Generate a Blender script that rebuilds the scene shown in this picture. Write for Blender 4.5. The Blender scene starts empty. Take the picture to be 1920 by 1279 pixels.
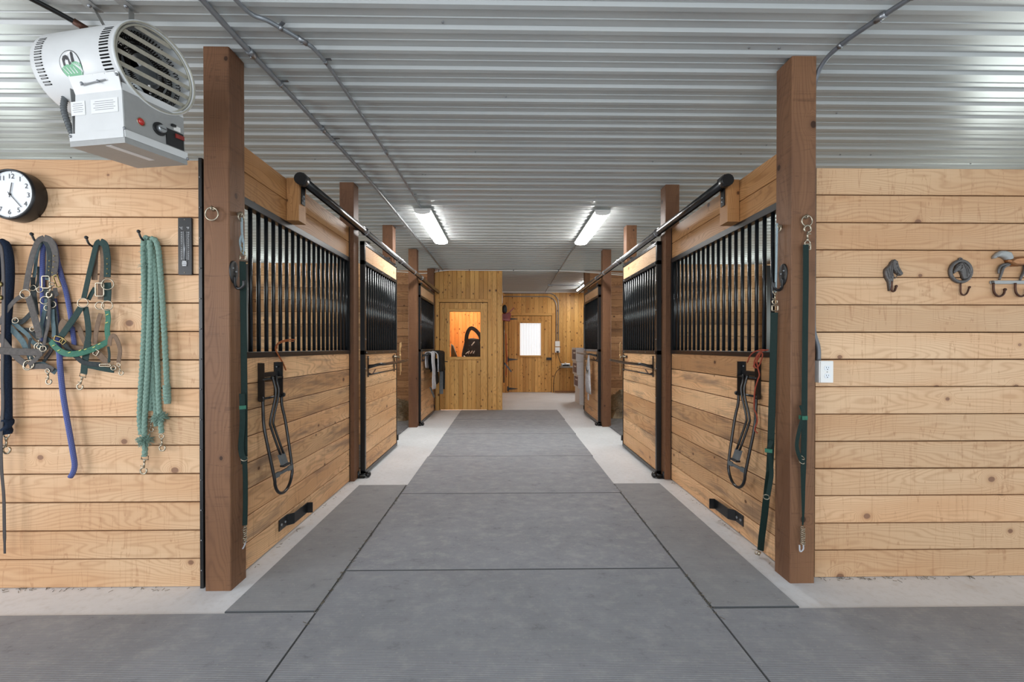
import bpy, bmesh, math, random
from math import sin, cos, pi, radians, sqrt, atan2
from mathutils import Vector, Matrix, noise
sc = bpy.context.scene
COL = sc.collection
R = random.Random(7)

# ------------------------------------------------------------------ camera, world, daylight, exposure
FPX, CX, CY, EYE = 796.0, 960.0, 656.2, 1.32
YAW, PITCH = radians(.88), radians(-.36)
cd = bpy.data.cameras.new('camera'); cam = bpy.data.objects.new('camera', cd); COL.objects.link(cam)
cam.location = (0, 0, EYE); cam.rotation_euler = (pi/2 + PITCH, 0, -YAW)
cd.sensor_width = 36; cd.lens = FPX/1920*36; cd.shift_y = (CY-639.5)/1920; cd.clip_start = .02
sc.camera = cam
sc.view_settings.view_transform = 'Standard'; sc.view_settings.look = 'None'
sc.view_settings.gamma = 1; sc.view_settings.use_curve_mapping = False
sc.view_settings.exposure = 0.0
w = bpy.data.worlds.new('overcast_sky'); sc.world = w; w.use_nodes = True
w.node_tree.nodes['Background'].inputs[0].default_value = (.80, .90, 1, 1)
w.node_tree.nodes['Background'].inputs[1].default_value = 1.08
sc.cycles.max_bounces = 7; sc.cycles.diffuse_bounces = 5; sc.cycles.glossy_bounces = 4
sc.cycles.caustics_reflective = False; sc.cycles.caustics_refractive = False
sc.cycles.use_denoising = True
sc.cycles.sample_clamp_indirect = 6

def area(name, loc, direction, sx, sy, power, colr=(1, 1, 1)):
    l = bpy.data.lights.new(name, 'AREA'); l.shape = 'RECTANGLE'; l.size = sx; l.size_y = sy
    l.energy = power; l.color = colr
    o = bpy.data.objects.new(name, l); COL.objects.link(o); o.location = loc
    o.rotation_euler = Vector(direction).to_track_quat('-Z', 'Y').to_euler()
    return o
# daylight through the barn doors at both ends of the cross aisle and the stall windows
area('daylight_barn_door_west', (-6.3, -1.4, 1.75), (1, .9, -.08), 2.4, 2.2, 155, (.98, .98, 1))
area('daylight_barn_door_east', (7.6, -.6, 1.6), (-1, .1, 0), 3.4, 2.8, 50, (.92, 1, .97))
area('daylight_barn_door_south', (.3, -4.2, 1.5), (0, 1, .0), 4.5, 2.6, 150, (.93, .97, 1))
for nm, x, y, d, pw in (('west_near', -5.02, 4.0, 1, 40), ('west_far', -5.02, 7.4, 1, 70), ('east_near', 5.12, 4.0, -1, 38), ('east_far', 5.12, 7.4, -1, 70)):
    area('daylight_stall_window_' + nm, (x, y, 1.75), (d, 0, -.1), 1.2, .8, pw, (.90, 1, .95))

# measurement helper: the place a photograph pixel shows on a plane of the room (axis 0, 1 or 2 = value)
FW = Vector((sin(YAW)*cos(PITCH), cos(YAW)*cos(PITCH), sin(PITCH)))
RT = Vector((cos(YAW), -sin(YAW), 0)); UPV = RT.cross(FW)
def on(x, y, ax, v):
    r = FW + RT*((x-CX)/FPX) + UPV*((CY-y)/FPX)
    o = Vector((0, 0, EYE)); return o + r*((v-o[ax])/r[ax])

# ------------------------------------------------------------------ materials
def srgb(h):
    if isinstance(h, str): h = [int(h[i:i+2], 16) for i in (0, 2, 4)]
    return tuple((c/255/12.92 if c/255 <= .04045 else ((c/255+.055)/1.055)**2.4) for c in h) + (1,)
class NT:
    def __init__(s, name):
        s.m = bpy.data.materials.new(name); s.m.use_nodes = True; s.t = s.m.node_tree; s.n = s.t.nodes
        s.b = s.n['Principled BSDF']
    def new(s, ty, **kw):
        n = s.n.new(ty)
        for k, v in kw.items(): setattr(n, k, v)
        return n
    def put(s, sock, v):
        if hasattr(v, 'is_output'): s.t.links.new(v, sock)
        else: sock.default_value = v
    def mt(s, op, a, b=0.0, c=0.0):
        n = s.new('ShaderNodeMath', operation=op)
        s.put(n.inputs[0], a); s.put(n.inputs[1], b); s.put(n.inputs[2], c); return n.outputs[0]
    def mix(s, f, a, b, mode='MIX'):
        n = s.new('ShaderNodeMix', data_type='RGBA', blend_type=mode)
        s.put(n.inputs[0], f); s.put(n.inputs[6], a); s.put(n.inputs[7], b); return n.outputs[2]
    def vec(s, x, y, z=0.0):
        n = s.new('ShaderNodeCombineXYZ'); s.put(n.inputs[0], x); s.put(n.inputs[1], y); s.put(n.inputs[2], z); return n.outputs[0]
    def noise(s, v, scale, detail=2, rough=.5, out=0):
        n = s.new('ShaderNodeTexNoise'); s.put(n.inputs['Vector'], v); n.inputs['Scale'].default_value = scale
        n.inputs['Detail'].default_value = detail; n.inputs['Roughness'].default_value = rough; return n.outputs[out]
    def ramp(s, f, lo, hi, a=0.0, b=1.0):
        n = s.new('ShaderNodeMapRange', interpolation_type='SMOOTHSTEP'); s.put(n.inputs[0], f)
        for i, v in zip((1, 2, 3, 4), (lo, hi, a, b)): n.inputs[i].default_value = v
        return n.outputs[0]
    def bump(s, h, strength, dist=.002):
        n = s.new('ShaderNodeBump'); n.inputs['Strength'].default_value = strength; n.inputs['Distance'].default_value = dist
        s.put(n.inputs['Height'], h); s.t.links.new(n.outputs[0], s.b.inputs['Normal'])
    def uv(s):
        n = s.new('ShaderNodeTexCoord'); sp = s.new('ShaderNodeSeparateXYZ'); s.t.links.new(n.outputs['UV'], sp.inputs[0]); return sp.outputs[0], sp.outputs[1]
    def obj(s): return s.new('ShaderNodeTexCoord').outputs['Object']

def wood(name, light, mid, dark, knot, grain=.5, knots=.5, rough=.6, tonev=.35, saw=.3, kscale=2.6, weather=0.0, weathercol=None, spec=.3, contour=24):
    s = NT(name); u, v = s.uv()
    at = s.new('ShaderNodeAttribute', attribute_name='tone'); tone = at.outputs['Fac']
    z = s.mt('MULTIPLY', tone, 37.0)
    # knots: one candidate in each cell, only some cells have one
    vo = s.new('ShaderNodeTexVoronoi', voronoi_dimensions='2D'); s.put(vo.inputs['Vector'], s.vec(s.mt('MULTIPLY', u, 1.0), s.mt('MULTIPLY', v, 1.25)))
    vo.inputs['Scale'].default_value = kscale
    sepc = s.new('ShaderNodeSeparateColor'); s.t.links.new(vo.outputs['Color'], sepc.inputs[0])
    has = s.ramp(sepc.outputs[0], 1-knots-.01, 1-knots)
    size = s.mt('MULTIPLY_ADD', sepc.outputs[1], .85, .35)
    d = s.mt('DIVIDE', s.mt('DIVIDE', vo.outputs['Distance'], kscale), size)      # metres over size
    halo = s.mt('MULTIPLY', s.ramp(d, 0.0, .085, 1, 0), has)
    wob = s.noise(s.vec(s.mt('MULTIPLY', u, .9), s.mt('MULTIPLY', v, 5.0), z), 1.0, 2, .45)
    g = s.mt('ADD', s.mt('MULTIPLY_ADD', wob, contour, s.mt('MULTIPLY', v, 50.0)), s.mt('MULTIPLY', halo, 5.5))
    fine0 = s.noise(s.vec(s.mt('MULTIPLY', u, 9.0), s.mt('MULTIPLY', v, 60.0), z), 1.0, 2)
    g = s.mt('MULTIPLY_ADD', fine0, .35, g)
    ring = s.mt('POWER', s.mt('PINGPONG', g, .5), 1.6)
    ring = s.mt('MULTIPLY', ring, 3.0)
    lines = s.ramp(s.mt('ABSOLUTE', s.mt('SUBTRACT', s.noise(s.vec(s.mt('MULTIPLY', u, 11.0), s.mt('MULTIPLY', v, .9), s.mt('ADD', z, 5.0)), 1.0, 2, .6), .5)), .003, .010, 1, 0)
    fib = s.noise(s.vec(s.mt('MULTIPLY', u, 4.0), s.mt('MULTIPLY', v, 260.0), z), 1.0, 2, .6)
    big = s.noise(s.vec(s.mt('MULTIPLY', u, .8), s.mt('MULTIPLY', v, 4.0), s.mt('ADD', z, 9.0)), 1.0, 2)
    sawn = s.noise(s.vec(s.mt('MULTIPLY', u, 55.0), s.mt('MULTIPLY', v, 1.6), z), 1.0, 3, .7)
    c = s.mix(s.ramp(big, .3, .7), light, mid)
    c = s.mix(s.mt('MULTIPLY', s.ramp(ring, .15, .95), grain), c, dark)
    c = s.mix(s.mt('MULTIPLY', s.ramp(fib, .5, .8), .35*grain+.05), c, dark)
    c = s.mix(s.mt('MULTIPLY', s.ramp(sawn, .55, .75), saw), c, dark)
    c = s.mix(s.mt('MULTIPLY', lines, s.mt('MULTIPLY', s.ramp(fine0, .35, .6), saw*1.3)), c, dark)
    if weather:
        wn = s.noise(s.vec(s.mt('MULTIPLY', u, 1.3), s.mt('MULTIPLY', v, 9.0), s.mt('ADD', z, 21.0)), 1.0, 4, .6)
        c = s.mix(s.mt('MULTIPLY', s.ramp(wn, .5, .72), weather), c, weathercol)
    c = s.mix(s.mt('MULTIPLY', s.ramp(d, 0.0, .05, 1, 0), s.mt('MULTIPLY', has, .55)), c, dark)
    kn = s.mt('MULTIPLY', s.ramp(d, .016, .021, 1, 0), has)
    c = s.mix(s.mt('MULTIPLY', kn, .85), c, knot)
    tv = s.mt('MULTIPLY_ADD', tone, tonev, 1-tonev*.5)
    c = s.mix(1.0, c, s.vec(tv, s.mt('POWER', tv, 1.15), s.mt('POWER', tv, 1.35)), 'MULTIPLY')
    s.put(s.b.inputs['Base Color'], c)
    s.put(s.b.inputs['Roughness'], s.mt('MULTIPLY_ADD', ring, .06, rough)); s.b.inputs['Specular IOR Level'].default_value = spec
    s.bump(s.mt('ADD', s.mt('MULTIPLY', sawn, .6), s.mt('MULTIPLY', ring, .5)), .25, .0015)
    return s.m
def plain(name, colr, rough=.5, metal=0.0, spec=.5, noisy=.0, nscale=30, bump=0.0, bscale=200, emit=None, es=0, coat=0):
    s = NT(name); c = srgb(colr)
    if noisy:
        nz = s.noise(s.obj(), nscale, 4, .6)
        c2 = tuple(x*(1-noisy) for x in c[:3]) + (1,)
        s.put(s.b.inputs['Base Color'], s.mix(s.ramp(nz, .3, .7), c2, c))
    else: s.b.inputs['Base Color'].default_value = c
    s.b.inputs['Roughness'].default_value = rough; s.b.inputs['Metallic'].default_value = metal
    s.b.inputs['Specular IOR Level'].default_value = spec; s.b.inputs['Coat Weight'].default_value = coat
    if bump: s.bump(s.noise(s.obj(), bscale, 3), bump)
    if emit: s.b.inputs['Emission Color'].default_value = srgb(emit); s.b.inputs['Emission Strength'].default_value = es
    return s.m
M = {}
M['pine'] = wood('pine_boards', srgb('dcb994'), srgb('d2a67d'), srgb('a06c46'), srgb('83604c'), .27, .33, .55, .26, .26)
M['stall_pine'] = wood('stall_boards', srgb('dcb286'), srgb('cd9d70'), srgb('8a5e3c'), srgb('5a3d2c'), .34, .33, .55, .6, .3, weather=.75, weathercol=srgb('7d6452'))
M['header_pine'] = wood('header_boards', srgb('bd8e5e'), srgb('ae7d4e'), srgb('7a4e2c'), srgb('4a2e1c'), .4, .3, .5, .25, .2)
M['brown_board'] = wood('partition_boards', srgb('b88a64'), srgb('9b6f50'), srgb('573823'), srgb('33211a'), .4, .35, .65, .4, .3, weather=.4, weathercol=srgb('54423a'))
M['tack_pine'] = wood('knotty_pine', srgb('e3b26a'), srgb('d39c54'), srgb('a06c36'), srgb('4a2a1c'), .38, .75, .4, .3, .0, kscale=4.2)
M['orange_pine'] = wood('orange_knotty_pine', srgb('e79a58'), srgb('da8644'), srgb('9a4d20'), srgb('46200f'), .4, .8, .5, .25, .0, kscale=4.2)
M['post'] = wood('stained_timber', srgb('7e5a40'), srgb('6d4c37'), srgb('4c3324'), srgb('2f1d14'), .26, .5, .5, .25, .3, kscale=2.0, weather=.3, weathercol=srgb('563c2e'))
M['black_steel'] = plain('black_steel', '17181a', .28, .0, .6)
M['bar_steel'] = plain('bar_steel', '202428', .22, .35, .6)
M['track_steel'] = plain('track_steel', '98989a', .28, .85, .6, noisy=.2, nscale=12)
M['galv'] = plain('galvanised_steel', '9b9ea2', .35, .85, .5, noisy=.15, nscale=40)
M['conduit'] = plain('grey_conduit', '8b9095', .35, .5, .5)
M['dark_conduit'] = plain('dark_conduit', '6a6d72', .4, .3, .5)
M['nickel'] = plain('nickel', 'b3a996', .33, .9, .5)
M['brass'] = plain('brass', '8f7f52', .3, .9, .5)
M['rust'] = plain('rusty_bronze', '5b3d30', .5, .6, .5, noisy=.4, nscale=90)
M['cast_iron'] = plain('cast_iron', '6b6765', .5, .5, .5, noisy=.35, nscale=120, bump=.4, bscale=300)
M['copper'] = plain('brushed_copper', 'a8754e', .35, .7, .5, noisy=.35, nscale=14)
M['white_enamel'] = plain('white_enamel', 'd3d5d5', .35, 0, .5, noisy=.05, nscale=8)
M['grey_enamel'] = plain('grey_enamel', '9b9c9b', .4, .1, .5, noisy=.06)
M['louvre'] = plain('dusty_louvre', 'b3b0a2', .45, .2, .5, noisy=.2)
M['coil'] = plain('heating_coil', '231c18', .5, .5, .5)
M['fan'] = plain('fan_blade', 'a4a7aa', .3, .7, .5)
M['black'] = plain('black_plastic', '1a1a1c', .35)
M['dark_gap'] = plain('dark_gap', '0c0c0c', .8, 0, .1)
M['white'] = plain('white_plastic', 'ecebe8', .4)
M['clockface'] = plain('clock_paper', 'e6eaee', .35)
M['ink'] = plain('black_ink', '1c1e22', .5)
M['paleink'] = plain('white_ink', 'd4d6d8', .5)
M['red'] = plain('red_lens', 'b4231c', .25, 0, .6, coat=.5)
M['redplastic'] = plain('red_plastic', '93302a', .4, noisy=.3, nscale=40)
M['orange'] = plain('orange_tool', 'b45a2a', .5)
M['hill_green'] = plain('green_logo', '4d9a6c', .4)
M['label'] = plain('paper_label', 'dfe0e0', .5)
M['greyweb'] = plain('grey_webbing', '625d5a', .75, 0, .2, noisy=.25, nscale=60, bump=.5, bscale=500)
M['tealweb'] = plain('teal_webbing', '62757a', .75, 0, .2, noisy=.25, nscale=60, bump=.5, bscale=500)
M['darkweb'] = plain('charcoal_webbing', '3a3f40', .75, 0, .2, noisy=.3, nscale=60)
M['greenweb'] = plain('dark_green_webbing', '2a3f3c', .7, 0, .25, noisy=.2, nscale=60, bump=.4, bscale=500)
M['brightgreen'] = plain('green_nylon', '35705a', .6, 0, .3, noisy=.25, nscale=60)
M['yellowmark'] = plain('yellow_mark', 'b5b35a', .6)
M['tie_green'] = plain('tie_green', '142a26', .65, 0, .25, noisy=.2, nscale=80)
M['brownpad'] = plain('brown_leather', '79624f', .7, 0, .3, noisy=.25, nscale=70)
M['leather'] = plain('dark_leather', '413a38', .55, 0, .4, noisy=.2, nscale=50)
M['navy'] = plain('navy_rope', '2a3446', .9, 0, .1, noisy=.4, nscale=220, bump=1, bscale=600)
M['greenrope'] = plain('green_cotton', '8aa598', .9, 0, .1, noisy=.3, nscale=160, bump=.7, bscale=500)
M['twine'] = plain('orange_twine', 'a9623c', .8, 0, .1, noisy=.2)
M['redtwine'] = plain('red_twine', 'a4513f', .8, 0, .1, noisy=.2)
M['tantwine'] = plain('tan_twine', 'c9a274', .8, 0, .1, noisy=.2)
M['paletwine'] = plain('pale_blue_twine', 'a3b4ba', .8, 0, .1, noisy=.25, nscale=200)
M['fly_sheet'] = plain('pale_grey_cloth', 'cbcbd0', .9, 0, .1, noisy=.25, nscale=25)
M['black_cloth'] = plain('black_cloth', '1e2022', .8, 0, .2, noisy=.3, nscale=40)
M['greytrim'] = plain('grey_cloth', '707476', .85, 0, .1, noisy=.2)
M['straw'] = plain('straw', '857a68', .9, 0, .1, noisy=.5, nscale=6)
M['hay'] = plain('hay', '9d917f', .9, 0, .1, noisy=.5, nscale=5)
M['cardboard'] = plain('white_card', 'dededf', .6, noisy=.06)
M['print'] = plain('purple_grey_print', '7d6c74', .6, noisy=.35, nscale=28)
M['counter'] = plain('grey_laminate', '8e8983', .5)
M['darkcoat'] = plain('dark_leather_goods', '23242a', .6, noisy=.5, nscale=18)
M['rubber_edge'] = plain('dark_rubber_edge', '55575a', .7)  # mat sides, darker than the top faces
M['gap_shadow_wood'] = plain('gap_shadow_backing', '4a3424', .8, 0, .1)  # dark backing colour that paints the shade in the gaps between boards
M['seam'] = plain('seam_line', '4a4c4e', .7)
s = NT('braided_blue'); u, v = s.uv()
ch = s.new('ShaderNodeTexVoronoi', voronoi_dimensions='2D'); s.put(ch.inputs['Vector'], s.vec(s.mt('MULTIPLY', u, 14.0), s.mt('MULTIPLY', v, 260.0))); ch.inputs['Randomness'].default_value = .0
ch.inputs['Scale'].default_value = 1
s.put(s.b.inputs['Base Color'], s.mix(s.ramp(ch.outputs['Distance'], .22, .34, 1, 0), srgb('2c3678'), srgb('8f9ccc'))); s.b.inputs['Roughness'].default_value = .8
M['bluerope'] = s.m
# glass
s = NT('window_glass'); s.b.inputs['Transmission Weight'].default_value = 1; s.b.inputs['Roughness'].default_value = 0; s.b.inputs['IOR'].default_value = 1.05
s.b.inputs['Specular IOR Level'].default_value = .5; M['glass'] = s.m
# blind in the far door; its own glow stands in for daylight behind
s = NT('translucent_panel'); s.b.inputs['Base Color'].default_value = srgb('e9edf2'); s.b.inputs['Emission Color'].default_value = srgb('eef2f6'); s.b.inputs['Emission Strength'].default_value = .62
M['blind'] = s.m
s = NT('lit_lens'); s.b.inputs['Base Color'].default_value = (1, 1, 1, 1); s.b.inputs['Emission Color'].default_value = (1, .985, .96, 1); s.b.inputs['Emission Strength'].default_value = 43
M['lens'] = s.m
# painted steel ceiling
s = NT('painted_steel'); o_ = s.obj()
nz = s.noise(o_, .8, 2); s.put(s.b.inputs['Base Color'], s.mix(nz, srgb('abafb0'), srgb('b3b6b4')))
sp = s.new('ShaderNodeSeparateXYZ'); s.t.links.new(o_, sp.inputs[0])
s.b.inputs['Roughness'].default_value = .28; s.b.inputs['Specular IOR Level'].default_value = .4
s.bump(s.noise(s.vec(s.mt('MULTIPLY', sp.outputs[0], 1.2), s.mt('MULTIPLY', sp.outputs[1], 5.0)), 1.0, 2), .08, .01); M['ceiling'] = s.m
# concrete
s = NT('concrete'); o_ = s.obj(); a = s.noise(o_, 1.6, 5, .6); b = s.noise(o_, 26, 6, .65); cst = s.noise(o_, 4.5, 4, .7)
c = s.mix(s.ramp(a, .3, .7), srgb('d9dbdf'), srgb('e4e6ea')); c = s.mix(s.mt('MULTIPLY', s.ramp(b, .45, .75), .35), c, srgb('bdbab6'))
c = s.mix(s.mt('MULTIPLY', s.ramp(cst, .58, .75), .22), c, srgb('bfad99'))
s.put(s.b.inputs['Base Color'], c); s.b.inputs['Roughness'].default_value = .62; s.bump(b, .25, .002); M['concrete'] = s.m
# rubber mats
def rubber(name, base, ribs=None, dust=.5):
    s = NT(name); o_ = s.obj(); sp = s.new('ShaderNodeSeparateXYZ'); s.t.links.new(o_, sp.inputs[0]); x, y = sp.outputs[0], sp.outputs[1]
    oi = s.new('ShaderNodeObjectInfo')
    off = s.mt('MULTIPLY', oi.outputs['Random'], 20.0)
    p = s.vec(s.mt('ADD', x, off), y)
    n1 = s.noise(p, 2.2, 5, .62); n2 = s.noise(s.vec(s.mt('MULTIPLY', s.mt('ADD', x, off), 8.0), s.mt('MULTIPLY', y, 11.0)), 1.0, 7, .75); n3 = s.noise(p, 60, 3, .75)
    b = srgb(base)
    c = s.mix(s.ramp(n1, .3, .7), tuple(q*.88 for q in b[:3])+(1,), b)
    c = s.mix(s.mt('MULTIPLY', s.ramp(n2, .47, .66), dust), c, srgb('b4b5b6'))
    c = s.mix(s.mt('MULTIPLY', s.ramp(n2, .3, .45, 1, 0), .5), c, srgb('606266'))
    c = s.mix(s.mt('MULTIPLY', s.ramp(n3, .60, .72), .45), c, srgb('c4c2bc'))
    if ribs:
        ax, per = ribs
        wv = s.mt('PINGPONG', (x, y)[ax], per/2); wv = s.mt('DIVIDE', wv, per/2)
        c = s.mix(s.mt('MULTIPLY', s.ramp(wv, .0, .5, 1, 0), .45), c, srgb('686a6e'))
        s.bump(s.mt('MULTIPLY_ADD', n3, .3, wv), .5, .0015)
    else: s.bump(s.mt('ADD', n3, n2), .3, .001)
    s.put(s.b.inputs['Base Color'], c); s.b.inputs['Roughness'].default_value = .6; s.b.inputs['Specular IOR Level'].default_value = .4
    return s.m
M['mat'] = rubber('rubber_mat', '9699a0', None, .42)
M['ribmat'] = rubber('ribbed_rubber', '9a9ca0', (1, .011), .25)
M['finemat'] = rubber('fine_ribbed_rubber', '989ba2', (1, .0095), .42)
M['stallmat'] = rubber('stall_rubber', '66666a', None, .3)

# ------------------------------------------------------------------ mesh builder
class MB:
    def __init__(s): s.v = []; s.f = []; s.uvs = []; s.mi = []; s.sm = []; s.tone = []; s.mats = []; s.cur = None; s.t = .5
    def mat(s, m):
        m = M[m] if isinstance(m, str) else m
        if m not in s.mats: s.mats.append(m)
        s.cur = s.mats.index(m); return s
    def face(s, idx, uv=None, smooth=False):
        s.f.append(idx); s.uvs.append(uv or [(0, 0)]*len(idx)); s.mi.append(s.cur or 0); s.sm.append(smooth); s.tone.append(s.t)
    def add(s, pts): n = len(s.v); s.v += [Vector(p) for p in pts]; return n
    def section(s, O, U, V, N, prof, L, uo=0, vo=0):
        """closed profile [(v, n)] swept L along U"""
        O, U, V, N = map(Vector, (O, U, V, N)); k = len(prof)
        a = s.add([O+V*p[0]+N*p[1] for p in prof]); b = s.add([O+U*L+V*p[0]+N*p[1] for p in prof])
        per = 0
        for i in range(k):
            j = (i+1) % k; dl = sqrt((prof[j][0]-prof[i][0])**2+(prof[j][1]-prof[i][1])**2)
            s.face([a+i, a+j, b+j, b+i], [(uo, vo+per), (uo, vo+per+dl), (uo+L, vo+per+dl), (uo+L, vo+per)]); per += dl
        s.face([a+i for i in reversed(range(k))], [(uo+p[1], vo+p[0]) for p in reversed(prof)])
        s.face([b+i for i in range(k)], [(uo+p[1], vo+p[0]) for p in prof]); return s
    def box(s, x0, x1, y0, y1, z0, z1, c=.0, axis=None):
        """axis-aligned box, chamfer c on its long edges, uv u along its longest axis"""
        d = [x1-x0, y1-y0, z1-z0]; ax = axis if axis is not None else d.index(max(d))
        e = [Vector((1, 0, 0)), Vector((0, 1, 0)), Vector((0, 0, 1))]
        U, V, N = e[ax], e[(ax+1) % 3], e[(ax+2) % 3]; vw, nw = d[(ax+1) % 3], d[(ax+2) % 3]
        if c: prof = [(c, 0), (vw-c, 0), (vw, c), (vw, nw-c), (vw-c, nw), (c, nw), (0, nw-c), (0, c)]
        else: prof = [(0, 0), (vw, 0), (vw, nw), (0, nw)]
        return s.section((x0, y0, z0), U, V, N, prof, d[ax], R.random()*50, R.random()*50)
    def obox(s, C, A, B, D, a, b, d):
        """oriented box, centre C, unit axes A B D, full sizes a b d"""
        C, A, B, D = map(Vector, (C, A, B, D))
        return s.section(C-A*a/2-B*b/2-D*d/2, A, B, D, [(0, 0), (b, 0), (b, d), (0, d)], a, R.random()*9, R.random()*9)
    def tube(s, pts, r, seg=8, closed=False, caps=True, rf=None, lobes=0, twist=0, depth=.2):
        P = [Vector(p) for p in pts]; n = len(P)
        T = []
        for i in range(n):
            a = P[(i-1) % n] if (closed or i > 0) else P[i]; b = P[(i+1) % n] if (closed or i < n-1) else P[i]
            t = b-a; T.append(t.normalized() if t.length > 1e-9 else Vector((0, 0, 1)))
        up = Vector((0, 0, 1)) if abs(T[0].z) < .9 else Vector((0, 1, 0))
        Nn = (up-T[0]*up.dot(T[0])).normalized(); rings = []; L = 0
        for i in range(n):
            if i: L += (P[i]-P[i-1]).length
            Nn = (Nn-T[i]*Nn.dot(T[i])); Nn = Nn.normalized() if Nn.length > 1e-6 else T[i].orthogonal().normalized()
            Bn = T[i].cross(Nn); rr = rf(i/(n-1)) * r if rf else r; ring = []
            for k in range(seg):
                an = 2*pi*k/seg; q = rr*(1+depth*cos(lobes*an-twist*L)) if lobes else rr
                ring.append(P[i]+(Nn*cos(an)+Bn*sin(an))*q)
            rings.append((s.add(ring), L))
        m = n if closed else n-1
        for i in range(m):
            a, la = rings[i]; b, lb = rings[(i+1) % n]
            if closed and i == n-1: lb = la+(P[0]-P[i]).length
            for k in range(seg):
                k2 = (k+1) % seg
                s.face([a+k, a+k2, b+k2, b+k], [(k/seg, la), ((k+1)/seg, la), ((k+1)/seg, lb), (k/seg, lb)], True)
        if caps and not closed:
            s.face([rings[0][0]+k for k in reversed(range(seg))]); s.face([rings[-1][0]+k for k in range(seg)])
        return s
    def cyl(s, a, b, r, seg=12, r2=None):
        return s.tube([a, b], r, seg, rf=(lambda t: 1+(r2/r-1)*t) if r2 else None)
    def ring(s, C, N, R_, r, seg=20, rs=6, sx=1.0, sy=1.0, up=None):
        C, N = Vector(C), Vector(N).normalized(); A = Vector(up or (0, 0, 1)); A = (A-N*A.dot(N)).normalized(); B = N.cross(A)
        return s.tube([C+(A*cos(2*pi*k/seg)*sy+B*sin(2*pi*k/seg)*sx)*R_ for k in range(seg)], r, rs, closed=True)
    def ball(s, C, r, seg=12, rings=8, sc=(1, 1, 1)):
        C = Vector(C); n = len(s.v)
        for i in range(rings+1):
            th = pi*i/rings
            s.v += [C+Vector((r*sc[0]*sin(th)*cos(2*pi*k/seg), r*sc[1]*sin(th)*sin(2*pi*k/seg), r*sc[2]*cos(th))) for k in range(seg)]
        for i in range(rings):
            for k in range(seg):
                k2 = (k+1) % seg; s.face([n+i*seg+k, n+(i+1)*seg+k, n+(i+1)*seg+k2, n+i*seg+k2], None, True)
        return s
    def strap(s, pts, w, th=.003, N=(0, -1, 0), wf=None):
        """flat strap following pts; its width lies across the path, at right angles to N"""
        P = [Vector(p) for p in pts]; N = Vector(N); n = len(P); r = []; L = 0
        for i in range(n):
            t = (P[min(i+1, n-1)]-P[max(i-1, 0)]).normalized(); W = t.cross(N)
            W = W.normalized() if W.length > 1e-4 else Vector((1, 0, 0)); Q = W.cross(t).normalized()
            if Q.dot(N) < 0: Q = -Q
            if i: L += (P[i]-P[i-1]).length
            ww = w*(wf(i/(n-1)) if wf else 1)/2
            e = min(ww*.3, .0025)
            r.append((s.add([P[i]-W*ww, P[i]-W*(ww-e)+Q*th/2, P[i]+W*(ww-e)+Q*th/2, P[i]+W*ww, P[i]+W*(ww-e)-Q*th/2, P[i]-W*(ww-e)-Q*th/2]), L))
        for i in range(n-1):
            a, la = r[i]; b, lb = r[i+1]
            for k in range(6):
                k2 = (k+1) % 6; s.face([a+k, b+k, b+k2, a+k2], [(k/6, la), (k/6, lb), ((k+1)/6, lb), ((k+1)/6, la)])
        s.face([r[0][0]+k for k in range(6)]); s.face([r[-1][0]+k for k in reversed(range(6))]); return s
    def prism(s, pts2, O, A, B, N, d0, d1, bevel=0.0):
        """outline pts2 in plane (A, B) at O, extruded along N from d0 to d1; the d1 side is bevelled inwards"""
        O, A, B, N = map(Vector, (O, A, B, N)); k = len(pts2)
        ar = sum(pts2[i][0]*pts2[(i+1) % k][1]-pts2[(i+1) % k][0]*pts2[i][1] for i in range(k))
        if ar < 0: pts2 = pts2[::-1]
        def inset(e):
            o = []
            for i in range(k):
                p0, p1, p2 = (Vector(pts2[(i+j) % k][:2]) for j in (-1, 0, 1))
                a, b = (p1-p0).normalized(), (p2-p1).normalized(); na, nb = Vector((-a.y, a.x)), Vector((-b.y, b.x))
                m = (na+nb); m = m.normalized() if m.length > 1e-6 else na
                o.append(p1+m*e/max(.5, m.dot(na)))
            return o
        lv = [(pts2, d0), (pts2, d1-(bevel if d1 > d0 else -bevel))] + ([(inset(bevel*.35), d1-bevel*.35*(1 if d1 > d0 else -1)), (inset(bevel), d1)] if bevel else [])
        ids = [s.add([O+A*p[0]+B*p[1]+N*d for p in pl]) for pl, d in lv]
        for a, b in zip(ids, ids[1:]):
            for i in range(k):
                j = (i+1) % k; s.face([a+i, a+j, b+j, b+i], None, bool(bevel))
        s.face([ids[0]+i for i in reversed(range(k))]); s.face([ids[-1]+i for i in range(k)]); return s
    def build(s, name, mat=None, parent=None, M4=None):
        me = bpy.data.meshes.new(name)
        if mat is not None and not s.mats: s.mats = [M[mat] if isinstance(mat, str) else mat]
        pm = parent.matrix_world.inverted() if parent is not None else Matrix()
        par = parent; off = Vector((0, 0, 0))
        while par is not None: off += par.location; par = par.parent
        me.from_pydata([tuple(v-off) for v in s.v], [], s.f)
        ul = me.uv_layers.new(name='UVMap')
        flat = [c for f in s.uvs for p in f for c in p]; ul.data.foreach_set('uv', flat)
        at = me.attributes.new('tone', 'FLOAT', 'FACE'); at.data.foreach_set('value', s.tone)
        me.polygons.foreach_set('use_smooth', s.sm); me.polygons.foreach_set('material_index', s.mi)
        for m in s.mats: me.materials.append(m)
        bm = bmesh.new(); bm.from_mesh(me); bmesh.ops.recalc_face_normals(bm, faces=bm.faces); bm.to_mesh(me); bm.free()
        me.update()
        o = bpy.data.objects.new(name, me); COL.objects.link(o)
        if parent is not None: o.parent = parent
        return o
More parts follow.
